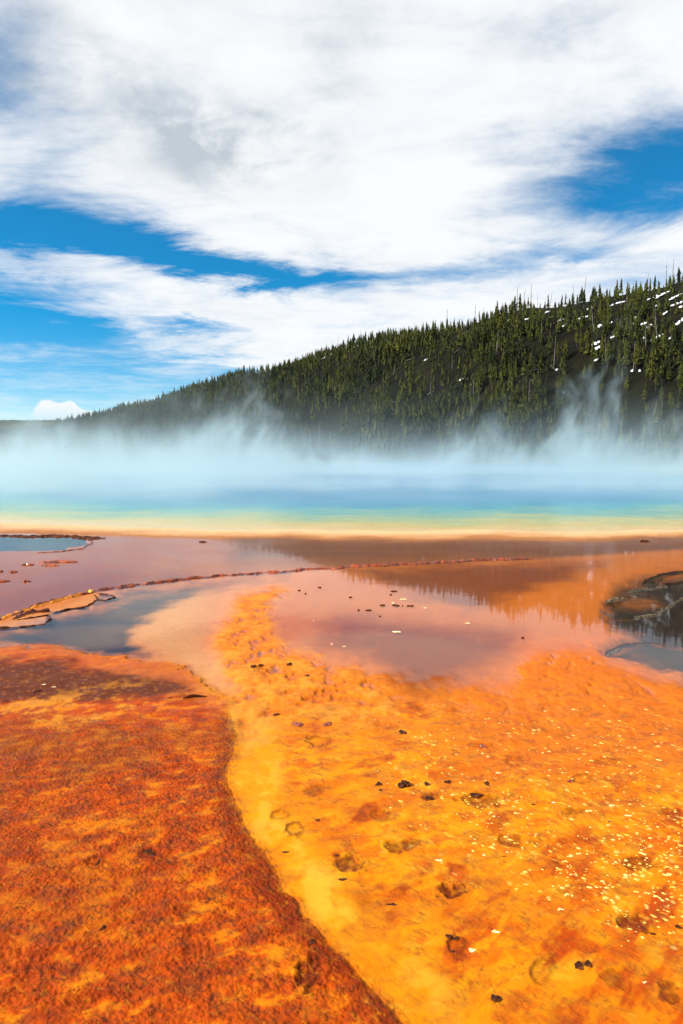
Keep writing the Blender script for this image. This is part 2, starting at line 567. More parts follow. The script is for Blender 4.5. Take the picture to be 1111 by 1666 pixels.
# dark deep corner, right
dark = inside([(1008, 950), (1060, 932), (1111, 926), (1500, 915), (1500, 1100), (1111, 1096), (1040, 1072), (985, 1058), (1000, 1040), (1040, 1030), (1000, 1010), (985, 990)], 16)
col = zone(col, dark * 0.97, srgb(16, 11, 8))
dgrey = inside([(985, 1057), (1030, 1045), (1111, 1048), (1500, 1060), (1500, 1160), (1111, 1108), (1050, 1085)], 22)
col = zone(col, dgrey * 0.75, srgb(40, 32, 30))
dgold = inside([(1000, 962), (1060, 966), (1080, 975), (1050, 985), (990, 982), (982, 972)], 7)
col = zone(col, dgold * 0.6, srgb(180, 100, 16))

# left dark vent on the terrace
vent = sst(poly_sd(px, py, [(-400, 874), (40, 872), (110, 872), (150, 878), (148, 884), (110, 888), (105, 893), (50, 894), (-400, 897)]), -1.5, 1.5)
col = zone(col, vent * 0.97, srgb(40, 30, 22))

# rim and bed of the spring
wob = fbm(x, y, 0.35, 3, 0.5, 51) * 1.6 + fbm(x, y, 1.3, 3, 0.6, 52) * 0.8
bands = [(-3.2, srgb(176, 100, 50)), (-1.6, srgb(214, 146, 84)), (-0.6, srgb(240, 200, 146)), (0.5, srgb(236, 206, 146)), (2.2, srgb(222, 200, 124)),
         (4.5, srgb(186, 198, 140)), (7.5, srgb(132, 184, 164)), (11.5, srgb(66, 168, 184)), (17.0, srgb(30, 140, 188)), (56.0, srgb(16, 120, 180))]
wob = wob + fbm(x * 0.25, y, 0.5, 4, 0.6, 53) * 2.2
dd = din + wob * np.clip(din / 6 + .4, 0.3, 2)
pc = np.stack([np.interp(dd, [b[0] for b in bands], [b[1][i] for b in bands]) for i in range(3)], 1)
col = col * (1 - sst(dd, -3.0, -1.2)[:, None]) + pc * sst(dd, -3.0, -1.2)[:, None]
farflat = sst(y, 120, 150) * (din < 0)
col = zone(col, farflat, srgb(120, 104, 84))
far2 = sst(np.hypot(x, y), 160, 260)
col = zone(col, far2 * (din < 0), srgb(84, 84, 56))
col[back] = np.array(srgb(214, 110, 20))

# shoals of orange mat that stand just clear of the water
em1 = inside([(385, 965), (440, 948), (470, 962), (436, 1000), (468, 1050), (560, 1088), (640, 1120), (640, 1190), (380, 1190), (385, 1120), (352, 1080), (356, 1020)], 22)
em2 = inside([(830, 1100), (880, 1062), (960, 1052), (1000, 1084), (1111, 1124), (1500, 1200), (1500, 1260), (760, 1260), (780, 1130)], 24)
brk = np.clip(em1 + em2, 0, 1) * sst(n_mid + 0.6 * n_fin + 0.25, -0.35, 0.15)
halo1 = inside([(360, 950), (430, 930), (500, 945), (470, 1000), (510, 1050), (600, 1085), (660, 1125), (640, 1190), (380, 1190), (375, 1120), (335, 1080), (335, 1010)], 48)
halo2 = inside([(800, 1080), (870, 1035), (970, 1030), (1010, 1074), (1111, 1110), (1500, 1180), (1500, 1260), (700, 1260), (720, 1120)], 46)
col = zone(col, np.clip(halo1 + halo2, 0, 1) * (1 - left) * 0.72, srgb(240, 122, 16))
col = zone(col, em1 * (1 - left) * 0.6, srgb(248, 138, 24))
col = zone(col, em1 * (1 - left) * sst(n_mid + 0.7 * n_fin, -0.05, 0.3) * 0.65, srgb(255, 168, 48))
col = zone(col, em1 * (1 - left) * sst(-n_mid - 0.5 * n_fin, 0.1, 0.4) * 0.5, srgb(214, 92, 16))
col = zone(col, em2 * 0.6, srgb(244, 128, 30))
col = zone(col, em2 * sst(n_fin + 0.5 * n_mid, 0.05, 0.35) * 0.5, srgb(206, 86, 16))
# mask layers for the shader: mottle, bubbles, lumps, wet
right = (1 - left) * (1 - terr) * (1 - chan) * (1 - inner) * (1 - dark)
nearf = sst(py + 60 * wl + 30 * n_mid, 1080, 1200)
mott = np.clip(left * sst(py, 1130, 1200) * 0.9 + right * nearf * 0.55 * (1 - 0.8 * stream), 0, 1)
spots = np.clip(right * (1 - stream) * nearf * inside([(600, 1140), (760, 1110), (1000, 1100), (1500, 1200), (1500, 1560), (1111, 1560), (960, 1500), (800, 1440), (640, 1400), (620, 1260)], 60), 0, 1)
lump = np.clip(left * (0.2 + 0.8 * sst(py, 1100, 1300)) * (1.0 - 0.75 * sst(el_ + 0.3 * n_mid, -0.05, 0.35)) + right * nearf * (0.10 + 0.15 * sst(-el2, 0.0, 0.4)) * (1 - 0.9 * stream) + seamm * 0.3, 0, 1)
flood = np.clip(1 - nearf - 0.6 * brk, 0, 1) * (1 - left * sst(py, 1040, 1062))

# heights
z = np.zeros(len(x))
z += 0.006 * sst(py, 1040, 1200) * left + 0.004
z += 0.75 * lump * (0.013 * fbm(x, y * 1.3, 9, 3, 0.5, 61) + 0.016 * (0.35 - np.abs(fbm(x + 0.3 * y, y, 15, 3, 0.55, 62))))
z += nearf * 0.010 * fbm(x, y, 1.6, 3, 0.5, 63) + nearf * 0.008
z += seamm * 0.002
dome = inside([(-2500, 1060), (100, 1070), (260, 1100), (340, 1140), (376, 1170), (370, 1250), (0, 1260), (-2500, 1400)], 60)
z += dome * 0.014
shore = -0.03 + 0.045 * sst(py + 90 * wl + 60 * n_mid, 1060, 1220)
z = z * 1.0 + np.where(left > 0.5, 0.0, shore) * (1 - left) + left * (0.008 - 0.02 * (1 - sst(py, 1046, 1066)))
z += spots * 0.003 * fbm(x, y, 20, 2, 0.5, 66)
z = z + brk * (1 - left) * 0.030 * (1 - sst(py, 1090, 1200))
z = z - dark * 0.10 - chan * 0.03 - vent * 0.15
z = z + shelf * 0.036 + shelf_o * 0.015 + dgold * 0.05
z = np.where(terr > 0.5, -0.012 + 0.004 * fbm(x, y, 0.8, 3, 0.5, 67) - vent * 0.15, z)

# hoof prints and pits, most of them ringed with a low crust: (col, row, half width, half height, depth m, ring m, darkness)
PITS = [(736, 1456, 27, 14, .020, .006, .75), (567, 1412, 24, 16, .014, .005, .6), (652, 1382, 28, 11, .012, .004, .55),
        (1032, 1510, 30, 16, .018, .006, .6), (780, 1308, 34, 13, .014, .004, .5), (476, 1356, 16, 9, .010, .006, .5),
        (453, 1333, 14, 7, .006, .006, .4), (498, 1592, 30, 30, .022, .008, .7), (740, 1546, 14, 16, .010, .005, .5),
        (618, 1332, 14, 8, .008, .003, .45), (700, 1303, 14, 7, .012, .002, .5), (515, 1210, 17, 7, .010, .004, .5),
        (832, 1242, 15, 7, .010, .003, .4), (945, 1272, 15, 7, .010, .003, .45), (1090, 1324, 20, 7, .010, .003, .4),
        (925, 1328, 24, 6, .010, .003, .4), (832, 1375, 22, 12, .008, .004, .4), (874, 1376, 14, 9, .010, .003, .35),
        (1040, 1410, 28, 12, .010, .004, .5), (780, 1218, 22, 7, .006, .003, .3), (985, 1245, 22, 8, .006, .003, .3),
        (880, 1588, 16, 18, .008, .004, .4), (1000, 1600, 24, 18, .006, .003, .35), (1090, 1620, 22, 22, .010, .004, .5),
        (515, 1290, 18, 12, .006, .003, .35), (455, 1210, 14, 6, .005, .003, .25), (300, 1492, 20, 14, .008, .004, .35),
        (150, 1410, 16, 10, .010, .004, .4), (420, 1090, 12, 7, .004, .006, .3), (240, 1395, 16, 9, .012, .003, .5)]
pit_dark = np.zeros(len(x))
for (cx, cy, rx, ry, dep, ring, dk) in PITS:
    sel = np.where((np.abs(px - cx) < rx * 2.4) & (np.abs(py - cy) < ry * 2.4) & ~back)[0]
    if not len(sel):
        continue
    q = np.hypot((px[sel] - cx) / rx, (py[sel] - cy) / ry) + 0.9 * n_fin[sel] + 0.35 * n_mid[sel]
    z[sel] += -dep * 0.6 * sst(1 - q, -0.1, 0.6) + ring * 1.0 * np.exp(-((q - 1.05) / 0.22) ** 2)
    fl = sst(1.15 - q, 0, 0.5)
    rough_in = sst(fbm(x[sel], y[sel], 26, 3, 0.6, 70) + 0.12, -0.25, 0.3)
    if dep <= .0101 and dk >= .4 and rx < 20:
        fl = np.exp(-((q - 0.95) / 0.3) ** 2)
    pit_dark[sel] = np.maximum(pit_dark[sel], fl * dk * (0.45 + 0.55 * rough_in))
col = zone(col, np.clip(pit_dark * 1.4, 0, 0.92), srgb(112, 32, 4))

ptree = din > 0
z = np.where(din > -2.5, np.interp(din, [-2.5, -0.9, -0.2, 0.4, 3, 12, 30], [-0.012, 0.030, 0.035, 0.008, -0.03, -0.12, -0.5]), z)
z = np.where(back, 0.01, z)
z = np.where(np.hypot(x, y) > 150, 0.02 + 0.2 * sst(np.hypot(x, y), 150, 200) * (1 + fbm(x, y, 0.05, 3, 0.5, 71)), z)
k_alb = np.where(dd > -1.5, 0.62, 0.54)[:, None]
col = np.clip(col * k_alb * (1 + 0.14 * n_fin + 0.10 * n_mid)[:, None], 0.0015, 0.9)

idx = np.arange(nr * nc).reshape(nr, nc)
Q = np.stack([idx[:-1, :-1], idx[:-1, 1:], idx[1:, 1:], idx[1:, :-1]], -1).reshape(-1, 4)[:, ::-1]
# close the ring behind the camera
last = np.stack([idx[:-1, -1], idx[:-1, 0], idx[1:, 0], idx[1:, -1]], -1)[:, ::-1]
Q = np.concatenate([Q, last])


def mat_ground():
    m, t, b, o = new_mat('bacterial_mat')
    pos = t.node('ShaderNodeNewGeometry').outputs['Position']
    ca = t.node('ShaderNodeAttribute', attribute_name='mat_colour')
    ma = t.node('ShaderNodeAttribute', attribute_name='mat_masks')
    sep = t.node('ShaderNodeSeparateColor')
    t.l.new(ma.outputs['Color'], sep.inputs[0])
    mott, spot, lump = sep.outputs
    wet = ma.outputs['Alpha']
    X, Y, Z = t.xyz(pos)
    rot = t.vec(t.add(t.mul(X, 0.60), t.mul(Y, 0.25)), t.add(t.mul(Y, 1.0), t.mul(X, -0.40)), 0.0)
    flow = t.vec(t.add(t.mul(X, 0.70), t.mul(Y, 0.25)), t.add(t.mul(Y, 0.80), t.mul(X, 0.45)), 0.0)
    n1 = t.noise(rot, 8, 6, 0.60, 0.9)
    n2 = t.noise(flow, 30, 5, 0.65, 0.5)
    n3 = t.noise(pos, 95, 4, 0.7)
    c = ca.outputs['Color']
    d1 = t.step(t.add(t.mul(n1, 0.6), t.mul(n2, 0.4)), 0.47, 0.62)
    c = t.mix(t.mul(d1, t.mul(mott, 0.85)), c, t.mix(0.9, c, (0.15, 0.026, 0.002)))
    d2 = t.step(n2, 0.53, 0.70)
    c = t.mix(t.mul(d2, t.mul(mott, 0.45)), c, (0.58, 0.19, 0.006))
    d3 = t.step(t.add(t.mul(n3, 0.6), t.mul(n1, 0.4)), 0.55, 0.68)
    c = t.mix(t.mul(d3, t.mul(mott, 0.40)), c, (0.09, 0.018, 0.003))
    sn = t.noise(flow, 5.5, 4, 0.55, 1.8)
    strand = t.m('SUBTRACT', 1.0, t.step(t.m('ABSOLUTE', t.sub(sn, 0.5)), 0.004, 0.020))
    c = t.mix(t.mul(t.mul(strand, t.step(n1, 0.40, 0.55)), t.mul(mott, 0.75)), c, (0.07, 0.014, 0.002))
    # pale gas bubbles caught under the skin of the mat
    vo = t.node('ShaderNodeTexVoronoi')
    vo.inputs['Scale'].default_value = 17
    vo.inputs['Randomness'].default_value = 1.0
    t.put(vo.inputs['Vector'], t.vec(t.add(X, t.mul(n1, 0.05)), t.add(t.mul(Y, 0.8), t.mul(n2, 0.05)), 0.0))
    cs = t.node('ShaderNodeSeparateColor')
    t.l.new(vo.outputs['Color'], cs.inputs[0])
    size = t.step(cs.outputs[0], 0.30, 1.0, 0.05, 0.34)
    sp = t.m('SUBTRACT', 1.0, t.step(t.div(vo.outputs['Distance'], size), 0.15, 1.2))
    clus = t.step(t.noise(pos, 2.2, 3, 0.5), 0.42, 0.62)
    sp = t.mul(t.mul(sp, clus), t.mul(spot, 0.85))
    c = t.mix(sp, c, (0.70, 0.50, 0.12))
    vo2 = t.node('ShaderNodeTexVoronoi')
    vo2.inputs['Scale'].default_value = 55
    t.put(vo2.inputs['Vector'], t.vec(X, t.mul(Y, 0.75), 0.0))
    sp2 = t.mul(t.step(t.m('SUBTRACT', 0.22, vo2.outputs['Distance']), 0.0, 0.15), t.mul(t.step(t.noise(pos, 5, 3), 0.48, 0.66), t.mul(spot, 0.55)))
    c = t.mix(sp2, c, (0.66, 0.40, 0.08))
    lp = t.step(t.add(t.mul(t.noise(flow, 15, 5, 0.62, 0.8), 0.7), t.mul(n2, 0.3)), 0.54, 0.68)
    c = t.mix(t.mul(lp, t.mul(spot, 0.65)), c, (0.62, 0.35, 0.025))
    # grain
    g = t.noise(pos, 260, 3, 0.7)
    c = t.mix(t.mul(wet, t.step(t.noise(t.vscale(pos, (1.0, 0.6, 1.0)), 48, 4, 0.75), 0.42, 0.66, 0.0, 0.34)), c, t.mix(1.0, c, (0.5, 0.38, 0.3), 'MULTIPLY'))
    c = t.mix(t.step(g, 0.30, 0.72, 0.0, 0.16), c, t.mix(1.0, c, (0.45, 0.36, 0.30), 'MULTIPLY'))
    t.put(b.inputs['Base Color'], c)
    t.put(b.inputs['Roughness'], t.step(wet, 0, 1, 0.62, 0.5))
    b.inputs['Specular IOR Level'].default_value = 0.04
    t.put(b.inputs['Coat Weight'], t.mul(t.m('SUBTRACT', 1.0, wet), t.step(n1, 0.40, 0.65, 0.03, 0.22)))
    b.inputs['Coat Roughness'].default_value = 0.22
    b.inputs['Coat IOR'].default_value = 1.33
    # lumps: rounded cells plus fine grit
    vb = t.node('ShaderNodeTexVoronoi', feature='SMOOTH_F1')
    vb.inputs['Scale'].default_value = 42
    vb.inputs['Smoothness'].default_value = 0.4
    t.put(vb.inputs['Vector'], t.vec(t.add(X, t.mul(n2, 0.03)), t.add(t.mul(Y, 0.8), t.mul(n1, 0.03)), 0.0))
    h = t.add(t.mul(vb.outputs['Distance'], t.mul(lump, -0.013)), t.mul(n2, t.add(t.mul(lump, 0.012), 0.001)))
    h = t.add(h, t.mul(n3, t.add(t.mul(lump, 0.004), 0.0008)))
    bump(t, b, h, 1.0, 1.0)
    return m


g = np_mesh('ground', np.stack([x, y, z], 1), Q, mat_ground())
tag(g, kind='structure')
ca = g.data.attributes.new('mat_colour', 'FLOAT_COLOR', 'POINT')
ca.data.foreach_set('color', np.concatenate([col, np.ones((len(x), 1))], 1).astype(np.float32).ravel())
ma = g.data.attributes.new('mat_masks', 'FLOAT_COLOR', 'POINT')
ma.data.foreach_set('color', np.stack([mott, spots, lump, flood], 1).astype(np.float32).ravel())


ZG = z.reshape(nr, nc)


def gz(X_, Y_):
    """height of the ground sheet"""
    a_ = float(np.interp(math.atan2(X_, Y_), ang, np.arange(nc)))
    d_ = float(np.interp(math.hypot(X_, Y_), dist, np.arange(nr)))
    i, j = int(d_), int(a_)
    return float(ZG[i:i + 2, j:j + 2].max())


# ------------------------------------------------------------------ water
def mat_water(name, ripple, scale, rough, gain, ior=1.33, film=False):
    m = bpy.data.materials.new(name)
    m.use_nodes = True
    m.node_tree.nodes.clear()
    t = NT(m.node_tree)
    pos = t.node('ShaderNodeNewGeometry').outputs['Position']
    n = t.noise(t.vscale(pos, (1.0, 0.55, 1.0)), scale, 3, 0.5)
    b = t.node('ShaderNodeBump')
    b.inputs['Strength'].default_value = 1.0
    b.inputs['Distance'].default_value = 1.0
    t.put(b.inputs['Height'], t.mul(n, ripple))
    dot = t.node('ShaderNodeVectorMath', operation='DOT_PRODUCT')
    t.l.new(b.outputs[0], dot.inputs[0])
    t.l.new(t.node('ShaderNodeNewGeometry').outputs['Incoming'], dot.inputs[1])
    f0 = ((ior - 1) / (ior + 1)) ** 2
    sch = t.m('POWER', t.m('SUBTRACT', 1.0, t.m('ABSOLUTE', dot.outputs['Value']), clamp=True), 5.0)
    fres = t.add(t.mul(sch, 1 - f0), f0)
    gl = t.node('ShaderNodeBsdfGlossy')
    gl.inputs['Roughness'].default_value = rough
    gl.inputs['Color'].default_value = (1, 1, 1, 1)
    t.l.new(b.outputs[0], gl.inputs['Normal'])
    tr = t.node('ShaderNodeBsdfTransparent')
    mx = t.node('ShaderNodeMixShader')
    if film:
        fd = t.node('ShaderNodeAttribute', attribute_name='film').outputs['Fac']
        fres = t.mul(fres, t.step(fd, 0.0, 0.019, 0.22, 1.0))
    t.put(mx.inputs[0], t.mul(fres, gain))
    t.l.new(tr.outputs[0], mx.inputs[1])
    t.l.new(gl.outputs[0], mx.inputs[2])
    o = t.node('ShaderNodeOutputMaterial')
    t.l.new(mx.outputs[0], o.inputs[0])
    return m


W_shallow = mat_water('shallow_water', 0.0008, 3.5, 0.04, 0.68, film=True)
W_spring = mat_water('spring_water', 0.02, 1.4, 0.12, 0.42)
# spring surface: a disc a little wider than the bed's edge, its rim buried in the mat
a = np.linspace(0, 2 * math.pi, 129)[:-1]
vs = [(POOL_C[0], POOL_C[1], 0.022)]
for r_ in (15, 35, 50, POOL_R + 0.35):
    vs += [(POOL_C[0] + math.cos(q) * r_, POOL_C[1] + math.sin(q) * r_, 0.022) for q in a]
fs = [(0, 1 + i, 1 + (i + 1) % 128) for i in range(128)]
for k in range(3):
    o1, o2 = 1 + 128 * k, 1 + 128 * (k + 1)
    fs += [(o1 + i, o2 + i, o2 + (i + 1) % 128, o1 + (i + 1) % 128) for i in range(128)]
tag(mesh_obj('spring_water', vs, fs, W_spring, smooth=True), kind='structure')
# shallow runoff: a level sheet over the whole flat outside the spring; 'film' is the depth of water over the mat,
# because a film of a few millimetres follows the grain of the mat and mirrors less than standing water
ri = [i for i in range(nr) if 4.0 < dist[i] < 30.0][::2]
ci = list(range(40, nc - 40, 2))
SX, SY = GX[np.ix_(ri, ci)], GY[np.ix_(ri, ci)]
film = np.clip(-ZG[np.ix_(ri, ci)], -0.01, 0.05)
SD = POOL_R - np.hypot(SX - POOL_C[0], SY - POOL_C[1])
wi = np.arange(SX.size).reshape(SX.shape)
WQ = np.stack([wi[:-1, :-1], wi[:-1, 1:], wi[1:, 1:], wi[1:, :-1]], -1).reshape(-1, 4)[:, ::-1]
WQ = WQ[(SD.ravel()[WQ].max(1) < 0.9) & (SY.ravel()[WQ].min(1) > 3)]
used_v, inv = np.unique(WQ, return_inverse=True)
wo = np_mesh('shallow_water', np.stack([SX.ravel(), SY.ravel(), np.zeros(SX.size)], 1)[used_v], inv.reshape(-1, 4), W_shallow)
fa = wo.data.attributes.new('film', 'FLOAT', 'POINT')
fa.data.foreach_set('value', film.ravel()[used_v].astype(np.float32))
tag(wo, kind='structure')


# ------------------------------------------------------------------ hill
BX = [-700, -300, 0, 120, 170, 200, 250, 300, 350, 400, 450, 500, 540, 600, 650, 700, 750, 800, 850, 900, 950, 1000, 1050, 1111, 1300, 1700]
BY = [735, 722, 700, 688, 679, 668, 658, 641, 624, 611, 606, 592, 578, 560, 554, 550, 541, 524, 509, 508, 499, 491, 482, 466, 440, 470]
DRX, DRY = [-700, 150, 400, 600, 800, 1111, 1700], [900, 720, 600, 485, 405, 335, 300]
DTX, DTY = [-700, 150, 400, 600, 800, 1111, 1700], [700, 520, 400, 300, 235, 195, 180]


def bear_px(bx, by):
    return 555.5 + F * bx / np.maximum(by, 1e-3) / math.cos(PITCH) * 1.0


def sky_tan(pxv):
    """elevation tangent of the skyline over a bearing"""
    pyv = np.interp(pxv, BX, BY)
    up = (833 - pyv) / F
    return (-math.sin(PITCH) + up * math.cos(PITCH)) / (math.cos(PITCH) + up * math.sin(PITCH))


def hill_profile(t_):
    tt = np.clip(t_, 0, 1)
    rise = np.sin(tt * math.pi / 2) ** 1.15
    fall = np.clip(1 - 0.25 * np.clip(t_ - 1, 0, None) ** 1.5, 0, 1)
    return np.where(t_ <= 1, rise, fall)


def hill_z(X_, Y_):
    X_, Y_ = np.asarray(X_, float), np.asarray(Y_, float)
    pv = bear_px(X_, Y_)
    dr, dt = np.interp(pv, DRX, DRY), np.interp(pv, DTX, DTY)
    t_ = (Y_ - dt) / (dr - dt)
    h_ = (sky_tan(pv) * dr + EYE) * np.interp(pv, [-700, 1700], [1, 1])
    zz = h_ * hill_profile(t_)
    rough = fbm(X_, Y_, 0.022, 4, 0.5, 81) * 5.0 * np.clip(t_, 0, 1) * np.clip(1.25 - t_, 0.30, 1)
    zz = zz + rough + fbm(X_, Y_, 0.12, 3, 0.5, 82) * 0.8 * np.clip(t_ * 2, 0, 1)
    return np.where(t_ < 0, -0.5 + 0.2 * t_, zz)


pxs = np.linspace(-700, 1700, 420)
ts = np.concatenate([np.linspace(-0.04, 1.1, 110), np.linspace(1.15, 2.2, 12)])
PX_, TS_ = np.meshgrid(pxs, ts)
dr, dt = np.interp(PX_, DRX, DRY), np.interp(PX_, DTX, DTY)
HY = dt + TS_ * (dr - dt)
HX = (PX_ - 555.5) / F * HY * math.cos(PITCH)
HZ = hill_z(HX, HY)
HZ = np.where(TS_ < 0, -3.0, HZ)
hi = np.arange(HX.size).reshape(HX.shape)
HQ = np.stack([hi[:-1, :-1], hi[:-1, 1:], hi[1:, 1:], hi[1:, :-1]], -1).reshape(-1, 4)
mh, th, bh, oh = new_mat('forest_floor')
pos = th.node('ShaderNodeNewGeometry').outputs['Position']
hn = th.noise(pos, 0.09, 6, 0.65, 0.4)
hn2 = th.noise(pos, 0.9, 6, 0.7)
hc = th.mix(th.step(hn, 0.42, 0.62), (0.004, 0.004, 0.002), (0.010, 0.010, 0.003))
hc = th.mix(th.mul(th.step(hn2, 0.62, 0.74), 0.4), hc, (0.06, 0.042, 0.03))
th.put(bh.inputs['Base Color'], hc)
bh.inputs['Roughness'].default_value = 0.95
bh.inputs['Specular IOR Level'].default_value = 0.1
bump(th, bh, th.noise(pos, 0.7, 6, 0.7), 1.0, 1.2)
hill = np_mesh('hill', np.stack([HX.ravel(), HY.ravel(), HZ.ravel()], 1), HQ, mh)
tag(hill, kind='structure')


def hill_hit(pxv, pyv):
    """where the line of sight of a photo pixel meets the hill"""
    v = ray(pxv, pyv)
    r_ = np.linspace(150, 900, 1500)
    X_, Y_ = v.x / v.y * r_, r_
    Z_ = EYE + v.z / v.y * r_
    below = np.where(Z_ < hill_z(X_, Y_))[0]
    if len(below) == 0:
        el_ = (hill_z(X_, Y_) - EYE) / r_
        i = int(np.argmax(el_))
    else:
        i = int(below[0])
    return float(X_[i]), float(Y_[i]), float(hill_z(X_[i], Y_[i]))


# far tree-covered plateau beyond the hill's foot
pr = np.linspace(-900, 1500, 260)
V_, F_ = [], []
ring = []
for k, (D, hh) in enumerate([(1500, -2), (1520, 20), (1600, 62), (1750, 78), (2100, 80), (2600, -5)]):
    X_ = (pr - 555.5) / F * D
    top = EYE + D * (-math.sin(PITCH) + (833 - 686) / F * math.cos(PITCH)) / math.cos(PITCH)
    zz = hh / 78.0 * (top + 4 * fbm(X_, X_ * 0 + k * 0.2, 0.0016, 3, 0.5, 90)) + 2.0 * fbm(X_, X_ * 0 + k, 0.02, 3, 0.6, 91) * (hh > 30)
    V_ += list(zip(X_, np.full_like(X_, D), zz))
n_p = len(pr)
for k in range(5):
    for i in range(n_p - 1):
        q = k * n_p + i
        F_.append((q, q + 1, q + 1 + n_p, q + n_p))
mpl = simple_mat('plateau_forest', (0.022, 0.032, 0.014), (0.06, 0.055, 0.03), 0.03, 0.95, 1.0, 6.0, 0.1)
tag(mesh_obj('far_plateau', V_, F_, mpl, smooth=True), kind='structure')


# ------------------------------------------------------------------ conifers
def mat_needles(name, c1, c2):
    m, t, b, o = new_mat(name)
    pos = t.node('ShaderNodeNewGeometry').outputs['Position']
    n = t.noise(pos, 0.35, 4, 0.6)
    n2 = t.noise(pos, 2.5, 4, 0.7)
    n3_ = t.noise(pos, 0.045, 3, 0.5)
    c = t.mix(t.step(t.add(t.add(t.mul(n, 0.45), t.mul(n2, 0.2)), t.mul(n3_, 0.35)), 0.40, 0.60), c1, c2)
    t.put(b.inputs['Base Color'], c)
    b.inputs['Roughness'].default_value = 0.75
    b.inputs['Specular IOR Level'].default_value = 0.15
    return m


NEED = mat_needles('pine_needles', (0.004, 0.009, 0.002), (0.055, 0.061, 0.004))
BARK = simple_mat('pine_bark', (0.05, 0.04, 0.03), (0.10, 0.08, 0.06), 3, 0.9, 0.5, 0.05, 0.2)
DEAD = simple_mat('weathered_wood', (0.12, 0.11, 0.10), (0.24, 0.22, 0.20), 2, 0.85, 0.5, 0.05, 0.2)


def crown_geo(rng, layers=8, pts=9, w=0.125, base=0.14, gap=0.0):
    """unit-height conifer crown: drooping jagged tiers, uneven"""
    V, T = [], []
    for k in range(layers):
        f = k / (layers - 1)
        zc = base + (0.93 - base) * f
        rad = w * (1 - f) ** 0.8 * rng.uniform(0.75, 1.2) + 0.012
        if f < 0.2: rad *= rng.uniform(0.6, 0.95)
        th_ = (0.93 - base) / layers * 1.9
        ox, oy = rng.uniform(-.012, .012), rng.uniform(-.012, .012)
        top = len(V)
        V.append((ox * 0.3, oy * 0.3, min(1.0, zc + th_)))
        ph = rng.uniform(0, 6.28)
        rim = []
        for i in range(pts * 2):
            q = ph + math.pi * i / pts
            rr = rad * (rng.uniform(0.85, 1.35) if i % 2 == 0 else rng.uniform(0.35, 0.6))
            if rng.random() < gap: rr *= 0.4
            zr = zc - (0.02 if i % 2 == 0 else -0.012) + rng.uniform(-.012, .012)
            rim.append(len(V))
            V.append((ox + math.cos(q) * rr, oy + math.sin(q) * rr, zr))
        for i in range(pts * 2):
            T.append((top, rim[i], rim[(i + 1) % (pts * 2)]))
    return np.array(V), np.array(T)


def trunk_geo(rad=0.012, top=0.9, sides=5):
    V, T = [], []
    for i in range(sides):
        q = 2 * math.pi * i / sides
        V.append((math.cos(q) * rad, math.sin(q) * rad, -0.04))
    V.append((0, 0, top))
    for i in range(sides):
        T.append((i, (i + 1) % sides, sides))
    return np.array(V), np.array(T)


rng = random.Random(11)
VAR = []
for i in range(7):
    VAR.append(dict(c=crown_geo(rng, rng.choice((9, 10, 11)), 7, rng.uniform(0.10, 0.155), rng.uniform(0.08, 0.28), 0.12), t=trunk_geo()))
LOW = [crown_geo(rng, 6, 4, rng.uniform(0.10, 0.15), rng.uniform(0.08, 0.25), 0.1) for _ in range(6)]

# scatter
nrng = np.random.RandomState(5)
N = 30000
pv = nrng.uniform(90, 1420, N)
tv = nrng.uniform(0.0, 1.06, N)
drv, dtv = np.interp(pv, DRX, DRY), np.interp(pv, DTX, DTY)
yv = dtv + tv * (drv - dtv)
# equal density on the ground: thin by relative width and depth
keep = nrng.uniform(0, 1, N) < (yv * (drv - dtv)) / (600 * 200.0) * 0.80
xv = (pv - 555.5) / F * yv * math.cos(PITCH)
clump = fbm(xv, yv, 0.018, 4, 0.55, 95)
openf = np.clip(0.68 + clump * 1.9, 0.14, 1.0)
# open, snow-patched crest on the right and a bare shoulder
crest = ((pv > 860) & (tv > 0.60)) * 0.60 + ((pv > 860) & (tv > 0.80)) * 0.33 + ((pv > 690) & (pv < 790) & (tv > 0.72) & (tv < 0.97)) * 0.45
keep &= nrng.uniform(0, 1, N) < openf * (1 - crest)
xv, yv, pv, tv = xv[keep], yv[keep], pv[keep], tv[keep]
zv = hill_z(xv, yv)
hv = (4.0 + 6.2 * nrng.uniform(0, 1, len(xv)) ** 1.2) * (1 + 0.7 * fbm(xv, yv, 0.035, 3, 0.5, 96)) * np.interp(tv, [0, 0.7, 1.0], [1.05, 0.9, 0.52]) * np.where(nrng.uniform(0, 1, len(xv)) < 0.12, 0.55, 1)
trees = [(xv[i], yv[i], zv[i], hv[i], pv[i], tv[i]) for i in range(len(xv))]
# the ones that stand out against the sky
for p_, hpx in [(517, 17), (523, 18), (530, 15), (536, 14), (572, 15), (580, 14), (594, 20), (605, 18), (617, 17), (640, 15), (655, 16), (672, 16),
                (686, 17), (717, 22), (735, 20), (743, 22), (752, 14), (757, 17), (762, 18), (781, 18), (790, 16), (812, 14), (820, 20), (828, 24),
                (835, 20), (842, 18), (848, 20), (862, 14), (873, 14), (880, 16), (886, 15), (896, 17), (906, 21), (925, 25), (932, 22), (943, 24),
                (953, 17), (963, 22), (978, 24), (983, 18), (991, 24), (1010, 22), (1025, 26), (1042, 24), (1047, 22), (1054, 28), (1062, 17),
                (1073, 20), (1079, 24), (1093, 32), (1101, 16), (1111, 28), (270, 9), (300, 9), (330, 10), (360, 9), (385, 10), (420, 11), (455, 12), (480, 13), (495, 13)]:
    d_ = float(np.interp(p_, DRX, DRY))
    bx = (p_ - 555.5) / F * d_ * math.cos(PITCH)
    trees.append((bx, d_, float(hill_z(bx, d_)), hpx * d_ / F * 1.12, p_, 1.0))

